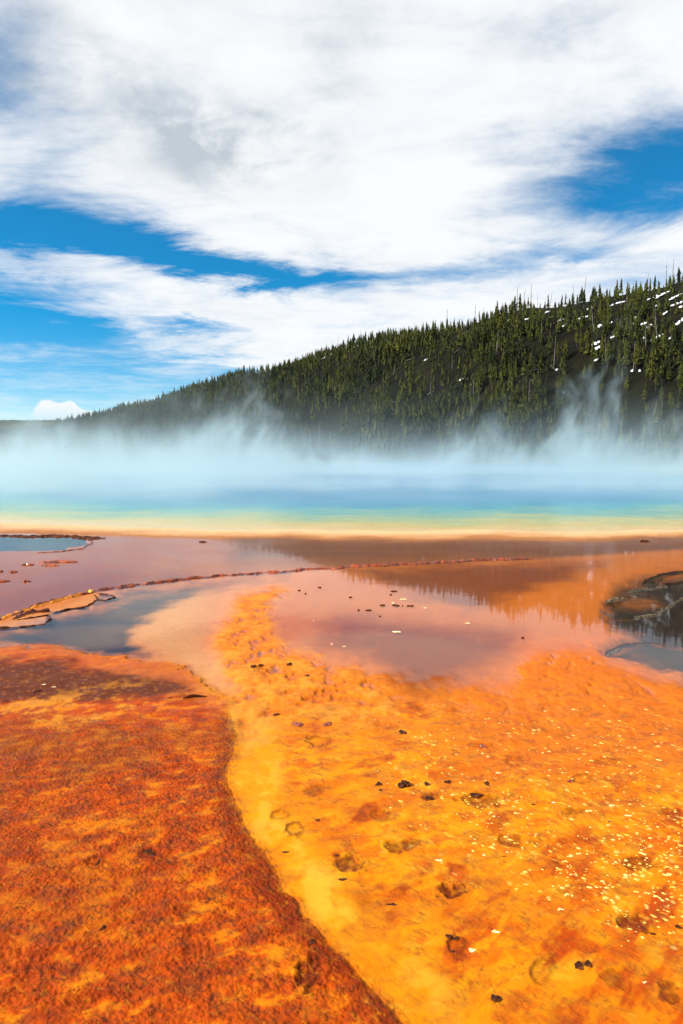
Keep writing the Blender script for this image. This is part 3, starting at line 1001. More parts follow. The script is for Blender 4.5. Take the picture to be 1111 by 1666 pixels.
# how tall each stands in the picture, if it is in the picture at all
scored = []
for i, (X_, Y_, Z_, H_, P_, T_) in enumerate(trees):
    s_ = H_ / Y_ * F
    vis = 1.0 if 20 < P_ < 1095 or (P_ < 1111) else 0.0
    up = (Z_ + H_ - EYE) / Y_
    if up < 0.085: vis *= 0.4          # wrapped in steam
    if T_ == 1.0 and P_ > 700: vis *= 1.7
    scored.append((s_ * vis, i))
scored.sort(reverse=True)
single = set(i for _, i in scored[:300])

var_mesh = []
for k, v in enumerate(VAR):
    mc = bpy.data.meshes.new('crown')
    mc.from_pydata(v['c'][0].tolist(), [], v['c'][1].tolist())
    mc.materials.append(NEED)
    mt_ = bpy.data.meshes.new('trunk')
    mt_.from_pydata(v['t'][0].tolist(), [], v['t'][1].tolist())
    mt_.materials.append(BARK)
    var_mesh.append((mc, mt_))
for i in sorted(single):
    X_, Y_, Z_, H_, P_, T_ = trees[i]
    mc, mt_ = var_mesh[rng.randrange(len(var_mesh))]
    e = bpy.data.objects.new('pine_tree', None)
    COL.objects.link(e)
    e.location = (X_, Y_, Z_ - 0.1)
    e.rotation_euler = (rng.uniform(-.04, .04), rng.uniform(-.04, .04), rng.uniform(0, 6.28))
    e.scale = (H_ * rng.uniform(0.85, 1.25),) * 2 + (H_,)
    where = ('far left tail of the wooded hill' if P_ < 330 else 'left flank of the wooded hill' if P_ < 560 else 'middle of the wooded hill' if P_ < 700
             else 'bare dark shoulder of the hill' if P_ < 850 else 'snow-flecked part of the hill' if P_ < 1000 else 'right end of the hill')
    el_t = (Z_ + 0.5 * H_ - EYE) / Y_
    tall = 'tall' if H_ > 8.8 else 'short'
    if T_ > 0.93:
        lb_, gp_ = tall + ' dark conifer against the sky on the crest, ' + where, 'crest conifers, ' + where
    elif el_t < 0.05:
        lb_, gp_ = tall + ' conifer at the steamy foot of the slope, ' + where, 'foot-of-slope conifers, ' + where
    elif el_t < 0.10:
        lb_, gp_ = tall + ' yellow-green conifer just above the steam, ' + where, 'conifers above the steam, ' + where
    else:
        lb_, gp_ = tall + ' yellow-green conifer high on the slope, ' + where, 'upper slope conifers, ' + where
    tag(e, lb_, 'conifer', tall + ' ' + gp_)
    for nm, me in (('crown', mc), ('trunk', mt_)):
        c_ = bpy.data.objects.new(nm, me)
        COL.objects.link(c_)
        c_.parent = e

# everything smaller reads as one wood
Vs, Ts, off = [], [], 0
rest = [i for i in range(len(trees)) if i not in single]
# far plateau's wood and the hill beyond the left edge
for q in range(1500):
    p_ = rng.uniform(-300, 420)
    D = rng.uniform(1560, 1900)
    topz = EYE + 1750 * (-math.sin(PITCH) + (833 - 686) / F * math.cos(PITCH)) / math.cos(PITCH)
    zz = topz * min(1.0, 0.35 + 0.65 * (D - 1540) / 200)
    trees.append(((p_ - 555.5) / F * D, D, zz - 6, rng.uniform(9, 14), p_, 0.5))
    rest.append(len(trees) - 1)
for i in rest:
    X_, Y_, Z_, H_, P_, T_ = trees[i]
    V, T = LOW[rng.randrange(6)]
    q = rng.uniform(0, 6.28)
    w_ = H_ * rng.uniform(0.85, 1.35)
    c_, s_ = math.cos(q), math.sin(q)
    P = np.stack([(V[:, 0] * c_ - V[:, 1] * s_) * w_ + X_, (V[:, 0] * s_ + V[:, 1] * c_) * w_ + Y_, V[:, 2] * H_ + Z_ - 0.1], 1)
    Vs.append(P)
    Ts.append(T + off)
    off += len(V)
wood = np_mesh('forest', np.concatenate(Vs), np.concatenate(Ts), NEED, smooth=False)
tag(wood, 'dense mass of small dark conifers covering the hillside', 'forest', kind='stuff')
print('trees', len(trees), 'wood tris', sum(len(t_) for t_ in Ts))


# dead standing trunks
def snag_mesh(seed):
    r_ = random.Random(seed)
    V, T = [], []
    n, s_ = 5, 6
    for k in range(s_ + 1):
        f = k / s_
        ox, oy = 0.012 * math.sin(f * 3 + seed), 0.010 * math.cos(f * 2.3 + seed)
        for i in range(n):
            q = 6.283 * i / n
            rr = 0.022 * (1 - f * 0.75)
            V.append((ox + math.cos(q) * rr, oy + math.sin(q) * rr, f - 0.03))
    for k in range(s_):
        for i in range(n):
            a_, b_ = k * n + i, k * n + (i + 1) % n
            T.append((a_, b_, b_ + n, a_ + n))
    for k in range(r_.randrange(6, 20)):
        zc = r_.uniform(0.35, 0.97)
        q = r_.uniform(0, 6.28)
        L = 0.07 * (1.15 - zc) + r_.uniform(0.01, 0.035)
        i0 = len(V)
        V += [(0, 0, zc + 0.006), (0, 0, zc - 0.006), (math.cos(q) * L, math.sin(q) * L, zc - r_.uniform(-0.01, 0.03)),
              (math.cos(q + .25) * L * .4, math.sin(q + .25) * L * .4, zc)]
        T += [(i0, i0 + 1, i0 + 2), (i0, i0 + 2, i0 + 3)]
    me = bpy.data.meshes.new('dead_tree')
    me.from_pydata(V, [], T)
    me.materials.append(DEAD)
    return me


SM = [snag_mesh(s_) for s_ in range(5)]
SKY_SNAGS = [(550, 24, 0), (566, 22, 0), (583, 24, 1), (724, 38, 0), (768, 34, 1), (780, 26, 1), (836, 40, 0), (846, 34, 1), (858, 40, 0),
             (869, 24, 0), (888, 28, 1), (927, 34, 0), (941, 44, 1), (1072, 40, 0), (1083, 42, 0), (1102, 36, 1), (1043, 32, 1), (1021, 26, 0), (672, 24, 1), (690, 22, 0)]
for (p_, hpx, ln) in SKY_SNAGS:
    d_ = float(np.interp(p_, DRX, DRY)) - 4
    bx = (p_ - 555.5) / F * d_ * math.cos(PITCH)
    o = bpy.data.objects.new('dead_tree', SM[rng.randrange(5)])
    COL.objects.link(o)
    o.location = (bx, d_, float(hill_z(bx, d_)))
    H_ = (hpx + 4) * d_ / F
    o.scale = (H_ * 0.8, H_ * 0.8, H_)
    o.rotation_euler = (0, R(rng.uniform(-3, 3) + (4 if ln else 0)), rng.uniform(0, 6.28) if not ln else 0)
    side_ = 'left of the bare shoulder' if p_ < 700 else ('above the middle of the crest' if p_ < 900 else 'above the snowy end of the crest')
    tag(o, 'bare grey dead trunk poking into the sky ' + side_, 'dead tree', 'dead trunks on the skyline ' + side_)
SLOPE = [(952, 735, 56, 0), (982, 720, 60, 0), (1068, 545, 45, -6), (900, 600, 50, 3), (806, 590, 50, 4), (770, 640, 34, 0), (700, 640, 30, 2), (520, 730, 40, 1),
         (505, 740, 44, -2), (600, 700, 36, 0), (640, 610, 26, 12), (860, 660, 40, 1), (985, 590, 40, -3), (1030, 600, 44, 2), (1020, 500, 24, -5), (965, 540, 44, -6),
         (1050, 570, 44, -3), (735, 600, 30, 0), (560, 640, 26, 4), (450, 650, 26, 0), (420, 680, 24, 2), (390, 640, 20, 0), (820, 560, 30, 6), (880, 560, 34, 0),
         (215, 672, 18, 0), (188, 676, 18, 3), (310, 640, 18, 0), (345, 625, 18, 2)]
for (p_, q_, hpx, ln) in SLOPE:
    X_, Y_, Z_ = hill_hit(p_, q_)
    o = bpy.data.objects.new('dead_tree', SM[rng.randrange(5)])
    COL.objects.link(o)
    o.location = (X_, Y_, Z_)
    H_ = hpx * Y_ / F
    o.scale = (H_ * 0.6, H_ * 0.6, H_)
    o.rotation_euler = (0, R(ln), 0)
    if (p_, q_) == (952, 735):
        tag(o, 'tall pale bare trunk with a stub arm at the foot of the slope', 'dead tree')
    else:
        side_ = 'on the left half of the slope' if p_ < 555 else 'on the right half of the slope'
        tag(o, 'pale dead trunk standing among the green conifers ' + side_, 'dead tree', 'dead trunks ' + side_)


# fallen logs
def log_mesh():
    V, T = [], []
    for k in range(4):
        for i in range(6):
            q = 6.283 * i / 6
            rr = (0.035, 0.034, 0.027, 0.015)[k]
            V.append((k / 3 - 0.5, math.cos(q) * rr + 0.01 * math.sin(k * 2), math.sin(q) * rr))
    for k in range(3):
        for i in range(6):
            T.append((k * 6 + i, k * 6 + (i + 1) % 6, k * 6 + 6 + (i + 1) % 6, k * 6 + 6 + i))
    T += [tuple(range(5, -1, -1)), tuple(range(18, 24))]
    me = bpy.data.meshes.new('fallen_log')
    me.from_pydata(V, [], T)
    me.materials.append(DEAD)
    return me


LM = log_mesh()
for (p_, q_, lpx, rot) in [(757, 542, 14, 28), (741, 573, 14, 40), (774, 535, 10, 10), (873, 602, 22, 4), (820, 598, 10, 80), (870, 618, 16, 8), (830, 575, 12, 20), (840, 560, 12, -30),
                           (640, 655, 14, -20), (700, 640, 12, 30), (790, 560, 12, -15), (668, 585, 14, 20), (1065, 535, 22, -25), (1000, 545, 14, -20), (545, 708, 12, 0), (690, 690, 14, 15)]:
    X_, Y_, Z_ = hill_hit(p_, q_)
    o = bpy.data.objects.new('fallen_log', LM)
    COL.objects.link(o)
    L = lpx * Y_ / F
    o.location = (X_, Y_ - 1.0, float(hill_z(X_, Y_ - 1.0)) + 0.5)
    o.scale = (L, L * 0.8 + 2, L * 0.8 + 2)
    o.rotation_euler = (R(10), R(-rot), 0)
    tag(o, 'pale fallen log lying on the bare dark ground of the slope', 'log', 'fallen logs on the slope')

# snow patches, draped on the slope: (col, row, half width px, half height px)
SNOW, ts_, bs_, os_ = new_mat('old_snow')
bs_.inputs['Base Color'].default_value = (0.62, 0.64, 0.67, 1)
bs_.inputs['Roughness'].default_value = 0.7
bump(ts_, bs_, ts_.noise(ts_.node('ShaderNodeNewGeometry').outputs['Position'], 1.2, 4), 0.5, 0.3)
PATCH = [(1078, 479, 10, 3), (1068, 482, 6, 4), (1096, 485, 11, 3), (1100, 496, 8, 3), (1066, 499, 4, 4), (1105, 525, 8, 3), (1035, 517, 4, 3), (1047, 527, 6, 4),
         (1055, 531, 4, 3), (1033, 526, 3, 2), (1070, 549, 10, 2), (1093, 550, 5, 2), (1047, 550, 5, 2), (1000, 548, 6, 3), (1023, 545, 4, 2), (968, 560, 6, 4),
         (970, 568, 5, 4), (973, 532, 6, 4), (990, 527, 4, 2), (940, 520, 7, 2), (952, 516, 4, 3), (912, 521, 5, 2), (919, 530, 4, 2), (925, 537, 2, 2),
         (1010, 492, 8, 2), (995, 497, 5, 2), (920, 509, 6, 1.5), (903, 511, 4, 1.5), (855, 520, 4, 2), (865, 516, 3, 2), (818, 518, 2, 1.5), (828, 521, 2, 1.5), (1028, 604, 2, 2),
         (1040, 605, 2, 1.5), (1015, 582, 2, 2), (970, 586, 4, 1.5), (905, 603, 2, 1.5), (692, 586, 3, 1.5), (580, 563, 6, 1.5), (535, 578, 10, 1.5), (563, 566, 5, 1.5),
         (750, 618, 3, 1), (915, 640, 2, 1.5), (1080, 512, 5, 1.5), (1054, 488, 5, 2), (1108, 500, 4, 2), (890, 508, 5, 1.5), (960, 502, 5, 1.5)]
for (p_, q_, rx, ry) in PATCH:
    X_, Y_, Z_ = hill_hit(p_, q_)
    w_, d_ = rx * Y_ / F * 0.95, max(ry * Y_ / F * 1.7, 0.9)
    V, T = [], []
    nn = 14
    for (ox, oy, sc_) in [(0, 0, 0.7), (rng.uniform(-.9, -.4) * w_, rng.uniform(-.5, .5) * d_, rng.uniform(.35, .6)), (rng.uniform(.4, 1.0) * w_, rng.uniform(-.5, .5) * d_, rng.uniform(.3, .6))]:
        o0 = len(V)
        V.append((ox, oy, 0.12))
        for rr in (0.6, 1.0):
            for i in range(nn):
                q = 6.283 * i / nn
                k = rr * rng.uniform(0.55, 1.25) * sc_
                V.append((ox + math.cos(q) * w_ * k, oy + math.sin(q) * d_ * k, 0.1 if rr < 1 else -0.35))
        for i in range(nn):
            j = (i + 1) % nn
            T += [(o0, o0 + 1 + i, o0 + 1 + j), (o0 + 1 + i, o0 + 1 + nn + i, o0 + 1 + nn + j), (o0 + 1 + i, o0 + 1 + nn + j, o0 + 1 + j)]
    A_ = np.array(V)
    A_[:, 2] += hill_z(A_[:, 0] + X_, A_[:, 1] + Y_) + 0.25 - Z_
    o = mesh_obj('snow_patch', A_.tolist(), T, SNOW, smooth=True, loc=(X_, Y_, Z_))
    if p_ > 985:
        lb_ = 'white patch of old snow on the bare crest at the right end of the hill'
        gp = 'snow patches at the right end of the crest'
    elif p_ > 800:
        lb_ = 'small white snow patch among conifers below the middle crest'
        gp = 'snow patches below the middle crest'
    else:
        lb_ = 'thin white snow remnant on the left part of the dark slope'
        gp = 'thin snow remnants on the left slope'
    tag(o, lb_, 'snow patch', gp)


# ------------------------------------------------------------------ ledges and crusts
CRUST = simple_mat('ledge_crust', srgb(70, 24, 6), srgb(160, 66, 12), 9, 0.6, 0.8, 0.01, 0.4, 0.3)
CRUST_D = simple_mat('dark_crust', srgb(34, 20, 12), srgb(92, 44, 18), 14, 0.7, 0.8, 0.008, 0.1, 0.0)
CRUST_P = simple_mat('pale_crust', srgb(90, 60, 30), srgb(190, 160, 116), 20, 0.6, 0.6, 0.006, 0.4, 0.2)
CLUMP = simple_mat('brown_clump', srgb(70, 22, 6), srgb(150, 58, 12), 60, 0.5, 0.8, 0.004, 0.4, 0.3)
SINTER = simple_mat('white_sinter', srgb(216, 170, 90), srgb(226, 214, 180), 50, 0.6, 0.4, 0.003, 0.4, 0.2)


def ribbon(name, pts, width, height, mat, seed, base=-0.05, rough=1.0, step_=0.05, broken=0.0):
    """raised crumbly crust along a surveyed line on the ground"""
    P = [np.array(G(*p)) for p in pts]
    L = [0]
    for a_, b_ in zip(P[:-1], P[1:]):
        L.append(L[-1] + np.linalg.norm(b_ - a_))
    n = max(6, int(L[-1] / step_))
    s_ = np.linspace(0, L[-1], n)
    X_ = np.interp(s_, L, [p[0] for p in P])
    Y_ = np.interp(s_, L, [p[1] for p in P])
    X_ = X_ + fbm(s_, s_ * 0 + seed, 1.3, 4, 0.6, seed) * width * 1.6 * rough
    Y_ = Y_ + fbm(s_, s_ * 0 + seed + 5, 1.3, 4, 0.6, seed + 3) * width * 1.6 * rough
    tx, ty = np.gradient(X_), np.gradient(Y_)
    ln = np.hypot(tx, ty) + 1e-9
    nx, ny = -ty / ln, tx / ln
    prof = [(-1, 0.0), (-0.62, 0.72), (-0.15, 1.0), (0.35, 0.85), (0.75, 0.45), (1, 0.0)]
    V = []
    taper = np.clip(np.minimum(s_, L[-1] - s_) / (0.06 * L[-1] + 1e-6), 0.05, 1) ** 0.5
    for j, (o_, h_) in enumerate(prof):
        wv = width * (1 + 1.1 * fbm(s_, s_ * 0 + j * 3.1, 2.0, 5, 0.7, seed + 7) + 0.7 * fbm(s_, s_ * 0 + 4.4, 0.45, 3, 0.6, seed + 8)) * taper
        hh = height * (1 + 1.5 * fbm(s_, s_ * 0 + j * 0.6, 6.0, 5, 0.7, seed + 9)) * taper
        hh = hh - broken * height * sst(fbm(s_, s_ * 0 + seed * 1.7, 4.0, 3, 0.6, seed + 11), -0.12, 0.12) * 2.2
        zz = base + (hh - base) * h_ if h_ > 0 else np.full(n, base)
        V.append(np.stack([X_ + nx * o_ * wv, Y_ + ny * o_ * wv, zz], 1))
    V = np.stack(V, 1)
    k = len(prof)
    id_ = np.arange(n * k).reshape(n, k)
    Q_ = np.stack([id_[:-1, :-1], id_[1:, :-1], id_[1:, 1:], id_[:-1, 1:]], -1).reshape(-1, 4)[:, ::-1]
    o = np_mesh(name, V.reshape(-1, 3), Q_, mat, smooth=False)
    return o


o = ribbon('mineral_ledge', ledge_line[1:15], 0.07, 0.034, CRUST, 3, rough=1.8, step_=0.022, broken=0.22)
tag(o, 'long crumbly rust-brown ledge curving across the flat below the spring', 'ledge')
o = ribbon('mineral_ledge', [(-5, 1009), (40, 994), (80, 982), (118, 970), (150, 962)], 0.06, 0.034, simple_mat('gold_crust', srgb(216, 120, 20), srgb(240, 160, 60), 9, 0.6, 0.8, 0.01), 8, rough=0.8, step_=0.04)
tag(o, 'golden crust lining the pale shelf at the near end of the long ledge', 'ledge')
RIBS = [
    ([(-10, 1022), (40, 1019), (70, 1016), (82, 1008), (78, 1001), (60, 1004), (30, 1008)], .035, .018, CRUST_D, 'thin dark crust looping round the near tip of the pale shelf'),
    ([(84, 997), (110, 992), (135, 989), (152, 982), (160, 974), (150, 968)], .04, .022, CRUST_D, 'dark brown crust along the outer lip of the pale shelf'),
    ([(160, 966), (182, 968), (188, 972), (170, 977), (155, 976)], .03, .018, CRUST_D, 'small dark crust loop where the pale shelf meets the grey channel'),
    ([(20, 1008), (50, 998), (80, 996), (66, 988)], .02, .05, CRUST, 'fine rusty crack line across the pale shelf'),
    ([(60, 900), (100, 897), (135, 893), (150, 882), (140, 878)], .06, .02, CRUST, 'rusty crust rim round the right end of the dark vent'),
    ([(-20, 873.5), (20, 872), (60, 873), (100, 872), (140, 876), (170, 876)], .22, .05, CRUST_D, 'dark brown bank behind the small dark vent'),
    ([(1018, 961), (1040, 958), (1062, 956), (1085, 953)], .010, .012, CRUST_P, 'pale beaded crust line at the top of the dark corner'),
    ([(1060, 997), (1078, 990), (1090, 984), (1103, 975), (1125, 962)], .012, .012, CRUST_P, 'pale crooked crust line across the dark corner'),
    ([(1030, 1004), (1055, 1000), (1075, 996)], .012, .010, CRUST_P, 'short pale crust line in the middle of the dark corner'),
    ([(982, 978), (990, 974), (1000, 973), (1015, 971)], .020, .014, CRUST_P, 'pale crust nub at the left tip of the golden spit'),
    ([(1045, 948), (1065, 944), (1080, 950), (1100, 948), (1120, 944)], .03, .012, CRUST_D, 'dark twiggy crust ridge at the back of the dark corner'),
    ([(1048, 944), (1072, 934), (1095, 930), (1125, 928)], .04, .014, CRUST_D, 'dark crust bank edging the dark corner on its far side'),
    ([(985, 1060), (998, 1055), (1012, 1048), (1035, 1046), (1060, 1046), (1085, 1050), (1130, 1056)], .008, .003, CRUST_D, 'thin black rim line curving over the grey shallow pool'),
    ([(986, 1062), (1000, 1057), (1010, 1052)], .012, .007, CRUST_P, 'pale rim crust at the left tip of the grey shallow pool'),
    ([(270, 1141), (300, 1141), (325, 1138), (343, 1136)], .022, .045, CRUST_D, 'broken dark crust line on the dome beside the yellow stream'),
    ([(-10, 1152), (30, 1145), (52, 1139)], .022, .05, CRUST, 'red-brown crust line at the left edge of the brown dome'),
]
for k, (pts, w_, h_, m_, lb_) in enumerate(RIBS):
    base = -0.05 if h_ < 0.049 else -0.02
    o = ribbon('mineral_ridge', pts, w_, h_, m_, 20 + k, base=base, step_=0.03, broken=1.0 if m_ is CRUST_P else (0.5 if w_ < 0.03 else 0.2), rough=2.0 if w_ < 0.03 else 1.0)
    tag(o, lb_, 'crust')


def lump(name, px_, py_, w, d, h, mat, seed, label, cat, rot=0.0, group=None, zb=0.0):
    """irregular crumbly piece, flat-bottomed, sat in the mat"""
    r_ = random.Random(seed)
    gx, gy = G(px_, py_)
    V, T = [], []
    nn, rings = 14, 4
    ph = [r_.uniform(0, 6.28) for _ in range(4)]
    for k in range(rings):
        f = k / rings
        for i in range(nn):
            q = 6.283 * i / nn
            rad = (1 - f ** 1.5) * (1 + 0.22 * math.sin(2 * q + ph[0]) + 0.18 * math.sin(3 * q + ph[1]) + 0.14 * math.sin(5 * q + ph[2]) + r_.uniform(-.10, .10))
            V.append((math.cos(q) * w * rad, math.sin(q) * d * rad, (-0.4 if k == 0 else h_prof(f)) * h + (r_.uniform(-.28, .28) * h if k else 0)))
    V.append((0, 0, h * r_.uniform(0.6, 1.0)))
    for k in range(rings - 1):
        for i in range(nn):
            a_, b_ = k * nn + i, k * nn + (i + 1) % nn
            T.append((a_, b_, b_ + nn, a_ + nn))
    for i in range(nn):
        T.append(((rings - 1) * nn + i, (rings - 1) * nn + (i + 1) % nn, rings * nn))
    o = mesh_obj(name, V, T, mat, loc=(gx, gy, (gz(gx, gy) - 0.004) if py_ > 1090 else zb))
    o.rotation_euler[2] = rot
    tag(o, label, cat, group)
    return o


def h_prof(f):
    return {0.25: 0.55, 0.5: 0.85, 0.75: 1.0}.get(f, 0.7)


# crust islands on the mauve terrace, left
for k, (a_, b_, w, d, lb_) in enumerate([
        (97, 914, .42, .16, 'longest rusty crust island on the mauve terrace below the dark vent'),
        (80, 920, .24, .09, 'rusty crust island just under the longest one'),
        (45, 919, .14, .06, 'small rusty islet left of the longest crust island'),
        (22, 931, .10, .06, 'tiny rusty islet at the left edge above the lower pair'),
        (3, 946, .14, .07, 'rusty islet cut by the left edge of the view'),
        (43, 946, .08, .05, 'lone small dark islet above the near end of the ledge'),
        (0, 930, .08, .06, 'rust speck of crust on the very left edge')]):
    lump('crust_island', a_, b_, w, d, .035, CRUST, 100 + k, lb_, 'crust island', zb=-0.005)
lump('stone', 148, 965, .05, .035, .03, simple_mat('gold_stone', srgb(220, 140, 30), srgb(250, 200, 90), 12, 0.6), 140, 'golden yellow nodule sitting on the long ledge beside the pale shelf', 'stone', zb=0.035)
lump('stone', 330, 882, .12, .05, .03, CRUST_D, 141, 'small dark stone on the far terrace left of the middle', 'stone')
lump('stone', 1048, 881, .14, .06, .04, CRUST_D, 142, 'small dark stone on the pale rim at the right', 'stone')

# small dark knobs standing out of the drowned flat
for k, (a_, b_, s_) in enumerate([(640, 962, .05), (570, 972, .03), (622, 985, .045), (643, 985, .06), (664, 986, .03), (670, 986, .03), (600, 993, .045), (583, 993, .02),
                                  (520, 956, .035), (487, 961, .025), (497, 966, .025), (618, 1003, .02), (850, 1038, .02), (636, 968, .02), (655, 986, .015)]):
    lump('knob', a_, b_, s_, s_ * .6, .016, CRUST_D, 160 + k, 'small dark knob poking out of the still pink shallows', 'knob', group='dark knobs in the pink shallows')
for k, (a_, b_, s_) in enumerate([(657, 975, .05), (640, 981, .03), (645, 1028, .06), (692, 989, .025), (560, 1052, .02), (540, 1048, .02), (510, 1010, .01), (760, 1014, .03)]):
    lump('flake', a_, b_, s_, s_ * .5, .008, SINTER, 180 + k, 'small pale mineral flake lying in the pink shallows', 'flake', group='pale flakes in the pink shallows', zb=0.001)

# dark fragments lying on the orange and yellow mat; size in photo pixels
FRAG = [(655, 1194, 9, 4, 'dark fragment high on the orange field right of the yellow stream'),
        (484, 1182, 12, 4, 'brown streak of crust on the right bank of the pale stream head'),
        (533, 1183, 9, 4, 'brown crust fragment right of the stream head pair'),
        (450, 1165, 7, 2.5, 'thin dark sliver beside the pale head of the stream'),
        (657, 1283, 12, 7, 'black crumbly clod on the yellow field, largest of its row'),
        (616, 1281, 6, 4, 'small dark clod left of the largest black clod in the row'),
        (619, 1291, 4, 3, 'tiny dark crumb just under the left clod of the row'),
        (694, 1281, 6, 3.5, 'small dark clod with a pale grain right of the largest black clod'),
        (728, 1278, 7, 4, 'dark clod fourth along the row on the yellow field'),
        (792, 1280, 6, 5, 'dark pebble with a white grain at the right end of the row'),
        (773, 1299, 14, 4, 'long dark crust clod over the brown scar in the yellow field'),
        (697, 1306, 10, 5, 'dark crust clod with pale rim left of the brown scar'),
        (785, 1218, 9, 3, 'thin brown fragment high on the right field'),
        (517, 1341, 7, 2.5, 'small dark sliver right of the ring-shaped hoof print'),
        (466, 1393, 9, 3, 'dark sliver on the yellow stream below the ring print'),
        (548, 1398, 5, 3, 'small dark crumb above the oval brown scar by the stream'),
        (557, 1437, 9, 3.5, 'dark sliver under the oval brown scar by the stream'),
        (638, 1478, 13, 3.5, 'forked dark twig-like fragment on open yellow mat'),
        (730, 1533, 7, 4, 'black clod of a close pair at the lower middle'),
        (743, 1535, 5, 3.5, 'smaller black clod beside the pair at the lower middle'),
        (736, 1556, 9, 4, 'curved dark crust sliver below the close pair'),
        (806, 1634, 8, 9, 'isolated black pebble near the bottom edge'),
        (941, 1580, 9, 7, 'glossy black pebble left one of the touching pair at lower right'),
        (956, 1577, 9, 6, 'glossy black pebble right one of the touching pair at lower right'),
        (1103, 1516, 6, 4, 'small black sliver at the right edge'),
        (1080, 1528, 7, 3, 'brown sliver near the right edge below the big scar'),
        (1060, 1528, 5, 3, 'dark crumb on the lower rim of the big right scar'),
        (240, 1390, 10, 5, 'dark clod on the rusty left mat near its middle'),
        (248, 1395, 6, 5, 'small dark clod touching the middle one of the left mat'),
        (168, 1518, 5, 6, 'round black pit-stone on the left mat'),
        (508, 1541, 7, 5, 'dark pebble on the rust band beside the stream'),
        (162, 1404, 3, 12, 'upright dark sliver on the rusty left mat'),
        (330, 1378, 1.5, 12, 'thin straight dark stick on the left mat'),
        (165, 1500, 2.5, 10, 'short dark twig above the round pit-stone'),
        (928, 1277, 7, 3, 'brown crumb far up the right field'),
        (500, 1100, 5, 2.5, 'dark crumb beside the orange shoal at the flat edge'),
        (470, 1082, 4, 2.5, 'dark crumb on the left part of the orange shoal'),
        (412, 1086, 5, 2.5, 'small dark crust at the head of the peach tongue'),
        (424, 1084, 5, 2, 'thin dark crust right of the one heading the peach tongue'),
        (60, 1130, 6, 4, 'dark stone with pale top on the brown dome'),
        (820, 1400, 4, 2.5, 'tiny dark crumb in the middle of the right field'),
        (868, 1315, 5, 2, 'dark crumb right of the long brown scar'),
        (992, 1343, 5, 2, 'tiny brown sliver on the upper right field')]
for k, (a_, b_, rx, ry, lb_) in enumerate(FRAG):
    gx, gy = G(a_, b_)
    D = math.hypot(gx, gy, EYE)
    w = rx * D / F * 0.75
    gx2, gy2 = G(a_, b_ - ry)
    d = max(abs(gy2 - gy) * 0.8, w * 0.35)
    black = 'black' in lb_
    parts_n = 'twig' in lb_ or 'forked' in lb_
    lump('crust_fragment' if not black else 'clod', a_, b_, w, d, min(w, d) * (0.7 if black else 0.4), CRUST_D if black or 'dark' in lb_ else CLUMP, 300 + k, lb_,
         'fragment' if not black else 'clod', rot=rng.uniform(-.25, .25), zb=0.015)
# gas bubbles and pale flecks too many to count
BUB, tb, bb, ob = new_mat('gas_bubbles')
nb = tb.noise(tb.node('ShaderNodeNewGeometry').outputs['Position'], 9, 3, 0.6)
tb.put(bb.inputs['Base Color'], tb.mix(tb.step(nb, 0.40, 0.62), (0.56, 0.30, 0.015), (0.66, 0.46, 0.12)))
bb.inputs['Roughness'].default_value = 0.45
fpx, fpy = nrng.uniform(560, 1500, 9000), nrng.uniform(1150, 1660, 9000)
fgx, fgy = [], []
for a_, b_ in zip(fpx, fpy):
    q_ = G(a_, b_)
    fgx.append(q_[0]); fgy.append(q_[1])
fgx, fgy = np.array(fgx), np.array(fgy)
dens = sst(fbm(fgx, fgy, 1.1, 3, 0.5, 120) + 0.6 * fbm(fgx, fgy, 4.0, 2, 0.5, 121), -0.30, 0.35)
fld = sst(poly_sd(fpx, fpy, [(640, 1150), (1000, 1120), (1500, 1160), (1500, 1600), (1111, 1570), (900, 1470), (700, 1420), (620, 1290)]), -30, 60)
kp = nrng.uniform(0, 1, 9000) < dens * fld * np.clip((fpy - 1100) / 250, 0.2, 1) * 0.8
Vb, Tb, ofb = [], [], 0
for a_, b_ in zip(fgx[kp], fgy[kp]):
    r_ = 0.003 + 0.011 * rng.random() ** 2.2
    zz_ = gz(a_, b_) + 0.0005
    el__, q0 = rng.uniform(1.0, 2.2), rng.uniform(-0.7, 0.2)
    for rr, hh in ((1.0, -0.35), (0.72, 0.12)):
        for i in range(6):
            q = 1.047 * i
            ax, ay = math.cos(q) * r_ * el__ * rr * rng.uniform(.8, 1.2), math.sin(q) * r_ * rr * rng.uniform(.8, 1.2)
            Vb.append((a_ + ax * math.cos(q0) - ay * math.sin(q0), b_ + ax * math.sin(q0) + ay * math.cos(q0), zz_ + hh * r_))
    Vb.append((a_, b_, zz_ + 0.18 * r_))
    for i in range(6):
        j = (i + 1) % 6
        Tb += [(ofb + i, ofb + j, ofb + 6 + j), (ofb + i, ofb + 6 + j, ofb + 6 + i), (ofb + 6 + i, ofb + 6 + j, ofb + 12)]
    ofb += 13
tag(np_mesh('gas_bubbles', np.array(Vb), np.array(Tb), BUB, smooth=True), 'pale yellow gas bubbles and flecks scattered over the yellow mat', 'bubbles', kind='stuff')
print('bubbles', int(kp.sum()))
